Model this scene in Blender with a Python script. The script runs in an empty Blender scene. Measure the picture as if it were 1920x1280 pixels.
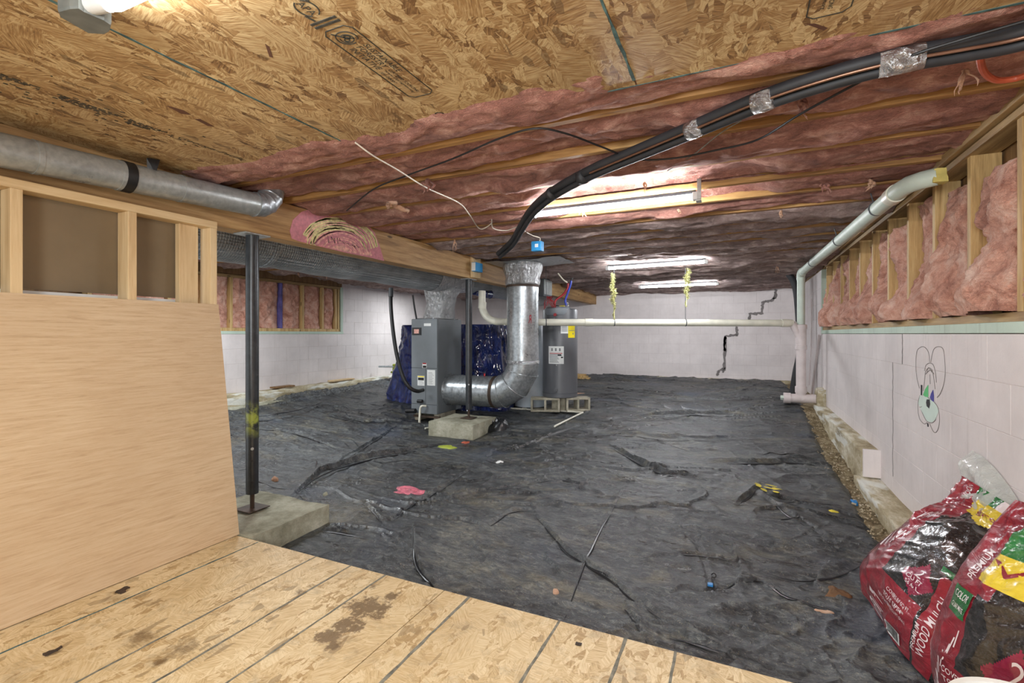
import bpy, bmesh, math, random
import numpy as np
from mathutils import Vector, Matrix
random.seed(7)
PI = math.pi
scene = bpy.context.scene
C = scene.collection

# ------------------------------------------------------------------ camera
# world frame: camera at the origin, +Y runs along the block walls, Z = height above the lens
TH = math.radians(25.1); CT, ST = math.cos(TH), math.sin(TH); F = 910.0; HY = 626.0
cd = bpy.data.cameras.new('camera'); cam = bpy.data.objects.new('camera', cd); C.objects.link(cam)
cam.location = (0, 0, 0); cam.rotation_euler = (PI/2, 0, TH)
cd.sensor_width = 36; cd.lens = F/1920*36; cd.shift_y = -(640-HY)/1920
cd.clip_start = 0.02; cd.clip_end = 100
scene.camera = cam
# ------------------------------------------------------------------ world and exposure
w = bpy.data.worlds.new('world'); scene.world = w; w.use_nodes = True
w.node_tree.nodes['Background'].inputs[0].default_value = (0.93, 0.97, 1.0, 1)
w.node_tree.nodes['Background'].inputs[1].default_value = 1.5
scene.view_settings.view_transform = 'Standard'; scene.view_settings.look = 'None'
scene.view_settings.exposure = 0.0; scene.view_settings.gamma = 1.0
scene.view_settings.use_curve_mapping = False
scene.cycles.max_bounces = 8; scene.cycles.diffuse_bounces = 5; scene.cycles.glossy_bounces = 3
scene.cycles.transparent_max_bounces = 8; scene.cycles.sample_clamp_indirect = 4
scene.cycles.use_denoising = True
# unseen area lights added behind the camera to fill the near end
def area(name, loc, size, power, rot=(0, 0, 0), col=(.92, .97, 1)):
    l = bpy.data.lights.new(name, 'AREA'); l.shape = 'RECTANGLE'; l.size, l.size_y = size
    l.energy = power; l.color = col
    o = bpy.data.objects.new(name, l); C.objects.link(o); o.location = loc; o.rotation_euler = rot
    return o
area('added_fill_light', (-1.1, -1.0, .80), (1.2, .25), 30)
area('added_fill_light', (-0.5, -1.3, .3), (1.4, .7), 90, rot=(math.radians(80), 0, math.radians(-22)))
# lamps hanging in the bay left of the girder, hidden from here by the duct
area('left_bay_lamp_light', (-4.7, 3.6, .82), (1.2, .12), 62)
area('left_bay_lamp_light', (-4.9, 7.6, .82), (1.2, .12), 52)
TUBE_E = 245.0

# ------------------------------------------------------------------ pixel rays (photo 1920x1280) onto real planes
def ray(px, py):
    u = (px-960)/F
    return Vector((-ST+CT*u, CT+ST*u, (HY-py)/F))
def onX(px, py, X): r = ray(px, py); return r*(X/r.x)
def onY(px, py, Y): r = ray(px, py); return r*(Y/r.y)
def onZ(px, py, Z): r = ray(px, py); return r*(Z/r.z)
def atD(px, py, D): return ray(px, py)*D

# ------------------------------------------------------------------ numpy value noise
_rs = np.random.RandomState(3); _T = _rs.rand(64, 64, 64).astype(np.float32)
def vnoise(x, y, z=0.0):
    x, y, z = np.broadcast_arrays(np.asarray(x, float), np.asarray(y, float), np.asarray(z, float))
    xi, yi, zi = np.floor(x).astype(int), np.floor(y).astype(int), np.floor(z).astype(int)
    fx, fy, fz = x-xi, y-yi, z-zi
    fx, fy, fz = [f*f*(3-2*f) for f in (fx, fy, fz)]
    def g(a, b, c): return _T[(xi+a) & 63, (yi+b) & 63, (zi+c) & 63]
    def lx(b, c): return g(0, b, c)*(1-fx)+g(1, b, c)*fx
    def ly(c): return lx(0, c)*(1-fy)+lx(1, c)*fy
    return (ly(0)*(1-fz)+ly(1)*fz)*2-1
def fbm(x, y, z=0.0, o=4, r=.5):
    s = 0; a = 1; t = 0
    for i in range(o):
        k = 2.03**i
        s = s+a*vnoise(x*k+17.3*i, y*k+5.1*i, np.asarray(z)*k+9.7*i); t += a; a *= r
    return s/t
def ridged(x, y, z=0.0, o=3, r=.5):
    s = 0; a = 1; t = 0
    for i in range(o):
        k = 2.1**i
        n = 1-np.abs(vnoise(x*k+11.3*i, y*k+3.1*i, np.asarray(z)*k+7.7*i))*1.6
        s = s+a*np.clip(n, 0, 1)**2; t += a; a *= r
    return s/t
def sstep(a, b, x):
    t = np.clip((np.asarray(x, float)-a)/(b-a), 0, 1); return t*t*(3-2*t)

# ------------------------------------------------------------------ materials
def lin(c):
    return tuple(((v/255)/12.92 if v/255 <= .04045 else ((v/255+.055)/1.055)**2.4) for v in c)+(1,)
class M_:
    def __init__(s, name):
        s.m = bpy.data.materials.new(name); s.m.use_nodes = True; s.t = s.m.node_tree; s.n = s.t.nodes
        s.b = s.n['Principled BSDF']; s.tc = None
    def node(s, ty, **kw):
        n = s.n.new(ty)
        for k, v in kw.items(): setattr(n, k, v)
        return n
    def link(s, a, b): s.t.links.new(a, b)
    def coord(s, scale=(1, 1, 1), rot=(0, 0, 0), loc=(0, 0, 0), src='Object'):
        if src == 'Pos':
            g = s.node('ShaderNodeNewGeometry'); o = g.outputs['Position']
        else:
            if s.tc is None: s.tc = s.node('ShaderNodeTexCoord')
            o = s.tc.outputs[src]
        mp = s.node('ShaderNodeMapping'); s.link(o, mp.inputs[0])
        mp.inputs['Scale'].default_value = scale; mp.inputs['Rotation'].default_value = rot
        mp.inputs['Location'].default_value = loc
        return mp.outputs[0]
    def noise(s, vec, scale=5, detail=4, rough=.55, dist=0):
        n = s.node('ShaderNodeTexNoise'); s.link(vec, n.inputs['Vector'])
        n.inputs['Scale'].default_value = scale; n.inputs['Detail'].default_value = detail
        n.inputs['Roughness'].default_value = rough; n.inputs['Distortion'].default_value = dist
        return n.outputs['Fac']
    def voro(s, vec, scale=5, out='Distance', feature='F1', rnd=1):
        n = s.node('ShaderNodeTexVoronoi', feature=feature); s.link(vec, n.inputs['Vector'])
        n.inputs['Scale'].default_value = scale; n.inputs['Randomness'].default_value = rnd
        return n.outputs[out]
    def ramp(s, fac, stops, interp='LINEAR'):
        n = s.node('ShaderNodeValToRGB'); s.link(fac, n.inputs[0]); r = n.color_ramp; r.interpolation = interp
        while len(r.elements) > 1: r.elements.remove(r.elements[-1])
        for i, (p, c) in enumerate(stops):
            e = r.elements[0] if i == 0 else r.elements.new(p)
            e.position = p; e.color = lin(c) if isinstance(c, tuple) else (c, c, c, 1)
        return n.outputs[0]
    def mix(s, fac, a, b, mode='MIX'):
        n = s.node('ShaderNodeMix', data_type='RGBA', blend_type=mode)
        for v, i in ((fac, 0), (a, 6), (b, 7)):
            if isinstance(v, (int, float)): n.inputs[i].default_value = v if i == 0 else (v, v, v, 1)
            elif isinstance(v, tuple): n.inputs[i].default_value = lin(v)
            else: s.link(v, n.inputs[i])
        return n.outputs[2]
    def math(s, op, a, b=0.0, c=None, clamp=False):
        n = s.node('ShaderNodeMath', operation=op, use_clamp=clamp)
        for i, v in enumerate((a, b) if c is None else (a, b, c)):
            if isinstance(v, (int, float)): n.inputs[i].default_value = v
            else: s.link(v, n.inputs[i])
        return n.outputs[0]
    def bump(s, h, strength=.5, dist=.01):
        n = s.node('ShaderNodeBump'); s.link(h, n.inputs['Height'])
        n.inputs['Strength'].default_value = strength; n.inputs['Distance'].default_value = dist
        s.link(n.outputs[0], s.b.inputs['Normal'])
    def col(s, c):
        if isinstance(c, tuple): s.b.inputs['Base Color'].default_value = lin(c)
        else: s.link(c, s.b.inputs['Base Color'])
    def set(s, rough=None, metal=None, spec=None, coat=None, trans=None, sheen=None):
        for v, k in ((rough, 'Roughness'), (metal, 'Metallic'), (spec, 'Specular IOR Level'),
                     (coat, 'Coat Weight'), (trans, 'Transmission Weight'), (sheen, 'Sheen Weight')):
            if v is None: continue
            if isinstance(v, (int, float)): s.b.inputs[k].default_value = v
            else: s.link(v, s.b.inputs[k])
        return s.m
def plain(name, c, rough=.6, metal=0, vary=.12, scale=8, bump=.1):
    k = M_(name); v = k.coord()
    n = k.noise(v, scale, 5)
    a = tuple(max(0, int(x*(1-vary))) for x in c); b = tuple(min(255, int(x*(1+vary))) for x in c)
    k.col(k.ramp(n, [(.3, a), (.7, b)]))
    if bump: k.bump(k.noise(v, scale*8, 4), bump, .004)
    return k.set(rough=rough, metal=metal)
def wood(name, dark, mid, light, axis='y', knots=True, rough=.65, fine=1.0, src='Object'):
    k = M_(name)
    sc = {'x': (.55, 9, 9), 'y': (9, .55, 9), 'z': (9, 9, .55)}[axis]
    v = k.coord(scale=sc, src=src)
    n = k.noise(v, 2.2*fine, 5, .6, .6)
    f = k.noise(v, 14*fine, 3, .7)
    g = k.math('ADD', k.math('MULTIPLY', n, .75), k.math('MULTIPLY', f, .3))
    c = k.ramp(g, [(.34, dark), (.5, mid), (.68, light)])
    big = k.noise(k.coord(src=src), 1.7, 3)
    c = k.mix(k.ramp(big, [(.42, 0.0), (.75, .35)]), c, dark)
    if knots:
        kv = k.coord(scale=tuple(1 if s_ < 1 else 3.2 for s_ in sc), src=src)
        d = k.voro(kv, 2.3, 'Distance')
        c = k.mix(k.ramp(d, [(.0, .85), (.06, .7), (.1, 0.0)]), c, (62, 40, 22))
    k.col(c); k.bump(f, .25, .002)
    return k.set(rough=rough)
def osb(name, dark, mid, light, rough=.55, flip=0.0, stains=(), stainc=(70, 52, 30)):
    k = M_(name); base = k.coord(src='Pos')
    wob = k.node('ShaderNodeTexNoise'); k.link(base, wob.inputs['Vector']); wob.inputs['Scale'].default_value = 9
    def layer(scale, off, ang):
        # flakes: random cells, each with its own grain direction
        mp = k.node('ShaderNodeMapping'); k.link(base, mp.inputs[0])
        mp.inputs['Scale'].default_value = (1.0, .45, 1); mp.inputs['Rotation'].default_value = (0, 0, ang)
        mp.inputs['Location'].default_value = (off, off*.7, 0)
        addn = k.node('ShaderNodeVectorMath', operation='MULTIPLY_ADD'); k.link(wob.outputs['Color'], addn.inputs[0])
        addn.inputs[1].default_value = (.05, .05, 0); k.link(mp.outputs[0], addn.inputs[2])
        vo = k.node('ShaderNodeTexVoronoi'); k.link(addn.outputs[0], vo.inputs['Vector']); vo.inputs['Scale'].default_value = scale
        sp = k.node('ShaderNodeSeparateColor'); k.link(vo.outputs['Color'], sp.inputs[0])
        rot = k.node('ShaderNodeVectorRotate', rotation_type='Z_AXIS'); k.link(base, rot.inputs['Vector'])
        k.link(k.math('MULTIPLY_ADD', sp.outputs[0], 2.6, ang-.6), rot.inputs['Angle'])
        st = k.node('ShaderNodeMapping'); k.link(rot.outputs[0], st.inputs[0]); st.inputs['Scale'].default_value = (16, 150, 1)
        g = k.noise(st.outputs[0], 1.0, 3, .65)
        return sp.outputs[1], g, vo.outputs['Distance']
    r1, g1, d1 = layer(28, 0, flip); r2, g2, d2 = layer(64, 3.3, flip+.8); r3, g3, d3 = layer(15, 7.1, flip-.5)
    sel = k.ramp(r2, [(.45, 0.0), (.52, 1.0)]); sel3 = k.ramp(r3, [(.55, 0.0), (.6, 1.0)])
    t = k.mix(sel, r1, r2); g = k.mix(sel, g1, g2); t = k.mix(sel3, t, k.math('MULTIPLY', r3, .8)); g = k.mix(sel3, g, g3)
    h = k.math('ADD', k.math('MULTIPLY', t, .30), k.math('MULTIPLY', g, .64))
    c = k.ramp(h, [(.32, dark), (.47, mid), (.64, light)])
    # stray pale slivers and dark chips
    for ang_, off_ in ((.3, 1.0), (1.3, 5.0), (2.2, 9.0)):
        sl = k.noise(k.coord(scale=(9, 95, 1), rot=(0, 0, ang_), loc=(off_, off_, 0), src='Pos'), 1.0, 1, .4)
        c = k.mix(k.ramp(sl, [(.70, 0.0), (.74, .55)]), c, light)
    ch = k.voro(k.coord(scale=(1, .4, 1), rot=(0, 0, .5), src='Pos'), 34, 'Color')
    sc_ = k.node('ShaderNodeSeparateColor'); k.link(ch, sc_.inputs[0])
    c = k.mix(k.ramp(sc_.outputs[2], [(.955, 0.0), (.96, .55)]), c, tuple(int(q*.72) for q in dark))
    big = k.noise(base, 1.1, 3)
    c = k.mix(k.ramp(big, [(.35, 0.0), (.7, .4)]), c, dark)
    if stains:
        acc = 0.0
        nz = k.noise(base, 22, 5, .7)
        for (sx, sy, sr, st_) in stains:
            vm = k.node('ShaderNodeVectorMath', operation='DISTANCE'); k.link(base, vm.inputs[0])
            vm.inputs[1].default_value = (sx, sy, -1.16)
            q = k.math('ADD', vm.outputs['Value'], k.math('MULTIPLY', k.math('SUBTRACT', nz, .5), sr*3.2))
            mk = k.math('MULTIPLY', k.math('SUBTRACT', 1.0, k.math('DIVIDE', q, sr), clamp=True), st_*2.2, clamp=True)
            acc = mk if isinstance(acc, float) else k.math('MAXIMUM', acc, mk)
        c = k.mix(k.math('MINIMUM', acc, .85), c, stainc)
        dirt = k.noise(base, 7, 6, .75)
        c = k.mix(k.ramp(dirt, [(.52, 0.0), (.68, .45)]), c, (128, 108, 80))
        spk = k.noise(base, 70, 4, .8); c = k.mix(k.ramp(spk, [(.64, 0.0), (.70, .6)]), c, (96, 76, 50))
    k.col(c); k.bump(k.math('ADD', g, k.math('MULTIPLY', t, .8)), .35, .003)
    return k.set(rough=rough)
def insul(name, dark, mid, light):
    k = M_(name); v = k.coord(scale=(1, 1.3, 1.3), src='Pos')
    n = k.noise(v, 7, 6, .68, .9); f = k.noise(k.coord(scale=(1, 2, 2), src='Pos'), 55, 4, .75, 1.2)
    c = k.ramp(k.math('ADD', k.math('MULTIPLY', n, .7), k.math('MULTIPLY', f, .3)), [(.33, dark), (.5, mid), (.66, light)])
    p = k.noise(v, 2.2, 4, .6)
    c = k.mix(k.ramp(p, [(.5, 0.0), (.72, .55)]), c, dark)
    k.col(c)
    k.bump(k.math('ADD', f, k.math('MULTIPLY', n, 1.4)), .9, .012)
    return k.set(rough=.95, spec=.15, sheen=.15)
def galv(name, c1=(140, 145, 148), c2=(190, 195, 198), rough=.32, scale=14, bumps=.15, metal=.7):
    k = M_(name); v = k.coord()
    s1 = k.voro(v, scale*3, 'Color'); n = k.noise(v, scale*.4, 5, .6)
    c = k.mix(.6, k.ramp(n, [(.35, c1), (.65, c2)]), k.ramp(k.math('ADD', k.noise(v, scale*2.5, 2), 0), [(.35, c1), (.65, c2)]))
    k.col(c); k.bump(k.noise(v, scale*1.2, 4), bumps, .01)
    k.set(metal=metal, rough=k.ramp(n, [(.3, rough*.75), (.7, rough*1.35)]))
    return k.m
def foil(name, rough=.28):
    k = M_(name); v = k.coord()
    a = k.voro(k.coord(scale=(1, 1, .6)), 26, 'Distance'); b = k.noise(v, 30, 5, .7, 1.5)
    k.col((200, 202, 204)); k.bump(k.math('ADD', a, b), .9, .02)
    return k.set(rough=rough, metal=.9)
def concrete(name, a, b, c_, rough=.9, bump=.6, scale=6):
    k = M_(name); v = k.coord(scale=(1, .4, 1) if name.startswith('raw') else (1, 1, 1), src='Pos')
    n = k.noise(v, scale, 7, .7); f = k.noise(v, scale*12, 4, .7)
    c = k.ramp(n, [(.35, a), (.5, b), (.66, c_)])
    c = k.mix(k.ramp(f, [(.4, 0.0), (.7, .3)]), c, a)
    if name.startswith('raw'):
        wp_ = k.noise(k.coord(scale=(1, .45, 2.4), loc=(3, 1, 2), src='Pos'), 3.2, 4, .6); c = k.mix(k.ramp(wp_, [(.54, 0.0), (.60, .75)]), c, (224, 226, 220))
    k.col(c); k.bump(k.math('ADD', n, f), bump, .012)
    return k.set(rough=rough)
def painted(name, c, dirt=(150, 140, 132), amt=.35):
    k = M_(name); v = k.coord(src='Pos')
    n = k.noise(v, 2.2, 6, .65); st = k.noise(k.coord(scale=(14, 14, .7), src='Pos'), 2, 5, .7)
    lo = tuple(int(x*.93) for x in c)
    cc = k.ramp(n, [(.35, lo), (.65, c)])
    cc = k.mix(k.ramp(st, [(.55, 0.0), (.8, amt)]), cc, dirt)
    sp = k.noise(v, 30, 3, .8)
    cc = k.mix(k.ramp(sp, [(.70, 0.0), (.78, .5)]), cc, dirt)
    k.col(cc); k.bump(k.math('ADD', k.noise(v, 90, 4, .7), k.math('MULTIPLY', n, .6)), .22, .006)
    return k.set(rough=.7)

MT = {}
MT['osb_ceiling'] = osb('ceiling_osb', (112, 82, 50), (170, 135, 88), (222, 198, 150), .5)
st_px = [(690, 1140, .10, 1), (655, 1170, .07, 1), (735, 1118, .04, .8), (615, 1192, .055, 1), (625, 1208, .035, .8), (225, 1110, .03, .9),
         (100, 1222, .025, .9), (300, 1240, .03, .5), (700, 1100, .03, .5), (560, 1110, .03, .4), (265, 1195, .07, .35), (340, 1215, .07, .4)]
sts = []
for a, b, r_, s_ in st_px:
    q = onZ(a, b, -1.16); sts.append((q.x, q.y, r_, s_))
MT['osb_floor'] = osb('floor_osb', (170, 140, 94), (208, 182, 136), (232, 212, 172), .6, stains=sts, stainc=(98, 74, 42))
MT['girder'] = wood('girder_wood', (128, 94, 56), (174, 136, 88), (204, 170, 118), 'y')
MT['joist'] = wood('joist_wood', (112, 78, 42), (158, 116, 66), (200, 160, 100), 'x')
MT['stud'] = wood('weathered_stud_wood', (138, 108, 66), (190, 156, 102), (218, 190, 136), 'z')
MT['plate'] = wood('plate_wood', (120, 94, 60), (162, 132, 88), (190, 162, 114), 'y')
MT['newstud'] = wood('new_stud_wood', (184, 152, 108), (210, 182, 138), (226, 204, 162), 'z', fine=.8)
MT['newplate'] = wood('new_plate_wood', (184, 152, 108), (210, 182, 138), (226, 204, 162), 'y', fine=.8)
MT['ply'] = wood('plywood_face', (180, 152, 118), (198, 171, 136), (208, 185, 152), 'y', knots=False, fine=5.0)
MT['plyedge'] = wood('plywood_edge', (120, 90, 56), (150, 112, 74), (176, 140, 98), 'y', knots=False)
MT['sheath'] = wood('dark_sheathing', (92, 66, 40), (128, 96, 60), (150, 118, 78), 'z', knots=False)
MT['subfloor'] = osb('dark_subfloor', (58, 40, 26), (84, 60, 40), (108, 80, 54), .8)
MT['hardboard'] = plain('brown_hardboard', (124, 108, 84), .8, vary=.06, scale=3)
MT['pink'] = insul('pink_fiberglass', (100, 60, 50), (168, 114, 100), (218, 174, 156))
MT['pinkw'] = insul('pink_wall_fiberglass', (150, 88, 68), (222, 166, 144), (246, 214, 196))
MT['greyins'] = insul('dusty_fiberglass', (96, 76, 72), (156, 132, 126), (204, 184, 176))
MT['tuft'] = insul('pale_fiberglass_tuft', (190, 140, 110), (214, 170, 140), (232, 200, 176))
MT['block'] = painted('pink_white_block_paint', (228, 220, 218), (172, 162, 156))
MT['mortar'] = painted('mortar_paint', (214, 203, 199))
MT['mint'] = painted('mint_trim_paint', (196, 214, 198), (120, 130, 110), .5)
MT['footing'] = concrete('raw_footing_concrete', (132, 118, 88), (184, 172, 142), (228, 224, 206))
MT['pad'] = concrete('concrete_pad', (122, 120, 100), (160, 158, 138), (192, 190, 172), scale=4)
MT['cblock'] = concrete('cinder_block', (140, 136, 118), (172, 166, 148), (196, 190, 172), scale=9)
MT['soil'] = concrete('gravel_soil', (94, 80, 56), (146, 128, 96), (196, 180, 146), bump=1.0, scale=14)
MT['crack'] = concrete('grey_crack_filler', (112, 106, 104), (134, 128, 126), (156, 150, 148), scale=30)
MT['galv'] = galv('galvanised_steel')
MT['galvdirty'] = galv('dusty_galvanised_steel', (150, 154, 153), (182, 186, 184), .34, 16, .2, .5)
MT['foil'] = foil('crinkled_foil')
k = M_('foil_bubble_wrap'); v = k.coord(); d = k.voro(k.coord(scale=(1, 1, 1)), 48, 'Distance', rnd=.1)
k.col(k.ramp(k.noise(v, 3, 4), [(.35, (140, 146, 150)), (.65, (186, 192, 196))])); k.bump(d, 1.0, .02); MT['wrap'] = k.set(rough=.42, metal=.35)
MT['black'] = plain('black_rubber', (26, 26, 27), .45, vary=.3)
MT['foam'] = plain('black_pipe_foam', (38, 39, 42), .6, vary=.2)
k = M_('black_post_paint'); v = k.coord(src='Pos')
n = k.noise(v, 18, 4, .7)
sp_ = k.node('ShaderNodeSeparateXYZ'); k.link(k.coord(src='Pos'), sp_.inputs[0])
band = k.math('MULTIPLY', k.ramp(k.math('ABSOLUTE', k.math('ADD', sp_.outputs[2], .555)), [(.03, 1.0), (.13, 0.0)]), k.ramp(n, [(.42, 0.0), (.6, 1.0)]))
near = k.ramp(k.math('DIVIDE', sp_.outputs[1], 10.0), [(.3, 1.0), (.31, 0.0)])
k.col(k.mix(k.math('MULTIPLY', band, near), k.ramp(n, [(.3, (30, 33, 37)), (.7, (54, 58, 62))]), (150, 160, 66)))
k.set(rough=.32); MT['post'] = k.m
MT['rust'] = plain('rusty_screw', (74, 60, 50), .7, .3, vary=.3)
MT['tape'] = foil('foil_tape', .22)
MT['copper'] = plain('dull_copper', (138, 106, 88), .35, .8)
MT['pvc'] = plain('white_pvc', (224, 222, 206), .35, vary=.05)
MT['pvcpink'] = plain('painted_pink_pvc', (216, 204, 202), .5, vary=.05)
MT['pvcmint'] = plain('painted_mint_pvc', (198, 210, 198), .5, vary=.05)
MT['wire'] = plain('white_cable', (214, 206, 190), .5, vary=.05)
MT['orange'] = plain('orange_conduit', (180, 84, 56), .45)
MT['unit'] = plain('grey_unit_enamel', (112, 118, 122), .45, vary=.05, scale=3, bump=.03)
MT['tank'] = plain('charcoal_tank_enamel', (92, 94, 98), .38, vary=.05, scale=3, bump=.02)
MT['tanklid'] = plain('grey_tank_cap', (128, 134, 140), .45, vary=.06)
MT['label'] = plain('white_label', (226, 228, 226), .5, vary=.03, bump=0)
MT['ink'] = plain('black_ink', (34, 34, 36), .7, vary=.15, bump=0)
MT['greyink'] = plain('grey_print', (120, 122, 124), .7, vary=.05, bump=0)
MT['stamp'] = plain('faded_stamp_ink', (58, 56, 48), .8, vary=.3, scale=60, bump=0)
MT['teal'] = plain('teal_panel_edge', (66, 92, 92), .8, vary=.35, scale=25)
MT['chalk'] = plain('grey_marker_line', (112, 110, 98), .85, vary=.25, scale=40)
MT['yellow'] = plain('yellow_label', (236, 214, 20), .5, vary=.03, bump=0)
MT['red'] = plain('red_plastic', (176, 34, 40), .4)
MT['blueb'] = plain('blue_junction_box', (52, 140, 196), .4)
MT['redpex'] = plain('red_pex', (150, 34, 42), .4)
MT['bluepex'] = plain('blue_pex', (48, 66, 170), .4)
MT['darkgrey'] = plain('dark_grey_box', (72, 76, 80), .5)
k = M_('blue_tarp'); v = k.coord(scale=(1.4, 1.4, .5)); n = k.noise(v, 6, 5, .6, 1.2)
k.col(k.ramp(n, [(.35, (12, 24, 74)), (.66, (36, 60, 136))])); k.bump(k.math('ADD', k.noise(v, 7, 6, .65, 2.6), k.voro(v, 9, 'Distance')), 1.0, .08); MT['tarp'] = k.set(rough=.22, coat=.6)
MT['tankwhite'] = plain('pale_tank', (206, 216, 224), .4, vary=.04)
MT['whitep'] = plain('white_bucket_plastic', (222, 220, 214), .4, vary=.03)
MT['tinsel'] = plain('gold_white_tinsel', (216, 208, 150), .3, .35, vary=.25, scale=90)
MT['yellowfoam'] = plain('yellow_foam', (206, 190, 110), .8)
MT['lime'] = plain('lime_plastic', (156, 168, 60), .6)
MT['hotpink'] = plain('pink_splash', (196, 104, 120), .6, vary=.2, scale=30)
MT['leaf'] = plain('yellow_leaf', (200, 184, 60), .7, vary=.2)
MT['brownleaf'] = plain('brown_leaf', (130, 92, 58), .8, vary=.25)
MT['blueplastic'] = plain('blue_plastic', (50, 120, 180), .4)
MT['green'] = plain('green_film', (34, 110, 56), .3, vary=.1)
MT['crayonpink'] = plain('pink_chalk', (204, 136, 146), .85, vary=.08, scale=40)
MT['crayonpale'] = plain('pale_pink_chalk', (222, 170, 158), .85, vary=.15, scale=40)
MT['crayonyellow'] = plain('yellow_chalk', (228, 216, 158), .85, vary=.15, scale=40)
MT['dgreen'] = plain('green_crayon', (96, 190, 120), .8, bump=0)
MT['dpurple'] = plain('purple_crayon', (74, 70, 150), .8, bump=0)
MT['dmint'] = plain('mint_crayon', (206, 222, 212), .8, vary=.03, bump=0)
MT['pencil'] = plain('pencil_line', (128, 122, 118), .8, bump=0)
k = M_('lit_tube'); k.col((255, 255, 255)); k.b.inputs['Emission Color'].default_value = (.93, .96, 1, 1); k.b.inputs['Emission Strength'].default_value = TUBE_E; MT['lit'] = k.m
k = M_('near_lamp_glow'); k.col((255, 255, 255)); k.b.inputs['Emission Color'].default_value = (.96, .98, 1, 1); k.b.inputs['Emission Strength'].default_value = 45.0; MT['lit2'] = k.m
MT['lamp'] = plain('lamp_housing', (210, 212, 210), .4, .2, vary=.04)
# plastic ground sheet: black film with tan dust
k = M_('dusty_black_film'); v = k.coord(src='Pos')
a = k.noise(k.coord(scale=(.55, 1.0, 1), rot=(0, 0, .25), src='Pos'), 1.6, 7, .68, .8)
b = k.noise(k.coord(scale=(.35, 1.6, 1), rot=(0, 0, .15), src='Pos'), 9, 7, .72, .5)
s_ = k.noise(v, 130, 3, .8)
fine = k.math('ADD', k.math('MULTIPLY', a, .5), k.math('MULTIPLY', b, .5))
c = k.ramp(fine, [(.38, (20, 21, 24)), (.47, (44, 47, 51)), (.55, (68, 73, 77)), (.70, (126, 126, 116))])
c = k.mix(k.ramp(s_, [(.60, 0.0), (.70, .75)]), c, (176, 164, 128))
tan = k.noise(k.coord(scale=(.7, 1.3, 1), src='Pos', loc=(4, 9, 0)), 2.4, 7, .75, .6)
c = k.mix(k.ramp(tan, [(.53, 0.0), (.68, .5)]), c, (132, 124, 98))
hf = k.noise(k.coord(scale=(.6, 1.2, 1), rot=(0, 0, .2), src='Pos'), 38, 6, .8, .6)
c = k.mix(k.ramp(hf, [(.40, .55), (.52, 0.0)]), c, (16, 17, 20))
c = k.mix(k.ramp(hf, [(.53, 0.0), (.68, .42)]), c, (158, 162, 156))
bl = k.noise(k.coord(src='Pos', loc=(1, 5, 0)), 1.1, 4, .6)
c = k.mix(k.ramp(bl, [(.56, 0.0), (.7, .4)]), c, (62, 76, 98))
k.col(c); k.bump(k.math('ADD', k.math('MULTIPLY', b, .8), k.math('MULTIPLY', k.noise(v, 30, 5, .7, 1), .5)), .8, .02)
k.set(rough=k.ramp(fine, [(.38, .20), (.6, .55)]), spec=.6); MT['film'] = k.m
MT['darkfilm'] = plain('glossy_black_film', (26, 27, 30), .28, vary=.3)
# mulch bag film
def bagmat(name, c1, c2, rough=.2, sc=60):
    k = M_(name); v = k.coord()
    n = k.noise(v, sc, 5, .7); k.col(k.ramp(n, [(.38, c1), (.65, c2)]))
    k.bump(k.math('ADD', k.noise(k.coord(scale=(1, 1, 2.2)), 9, 5, .6, 1.6), k.math('MULTIPLY', k.noise(v, 34, 3), .25)), .55, .02)
    k.b.inputs['Coat Roughness'].default_value = .12
    return k.set(rough=rough, coat=1.0)
MT['bagred'] = bagmat('red_bag_film', (124, 26, 40), (158, 42, 56), .28, 9)
MT['bagclear'] = bagmat('mulch_behind_film', (20, 18, 18), (60, 57, 57), .13, 140)
MT['baggreen'] = bagmat('green_bag_film', (26, 92, 44), (48, 124, 66), .25, 9)
MT['bagyellow'] = bagmat('yellow_bag_film', (206, 178, 40), (226, 202, 70), .3, 9)
MT['bagdia'] = bagmat('crimson_bag_film', (128, 20, 54), (146, 30, 66), .3, 9)
k = M_('clear_bag_film'); k.col((222, 226, 218)); k.bump(k.noise(k.coord(), 22, 5, .7, 1.5), .8, .02)
k.set(rough=.25, coat=.6); k.b.inputs['Alpha'].default_value = .62; MT['clearfilm'] = k.m
MT['bagwhite'] = plain('white_bag_print', (226, 214, 216), .35, vary=.04, bump=0)

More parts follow.
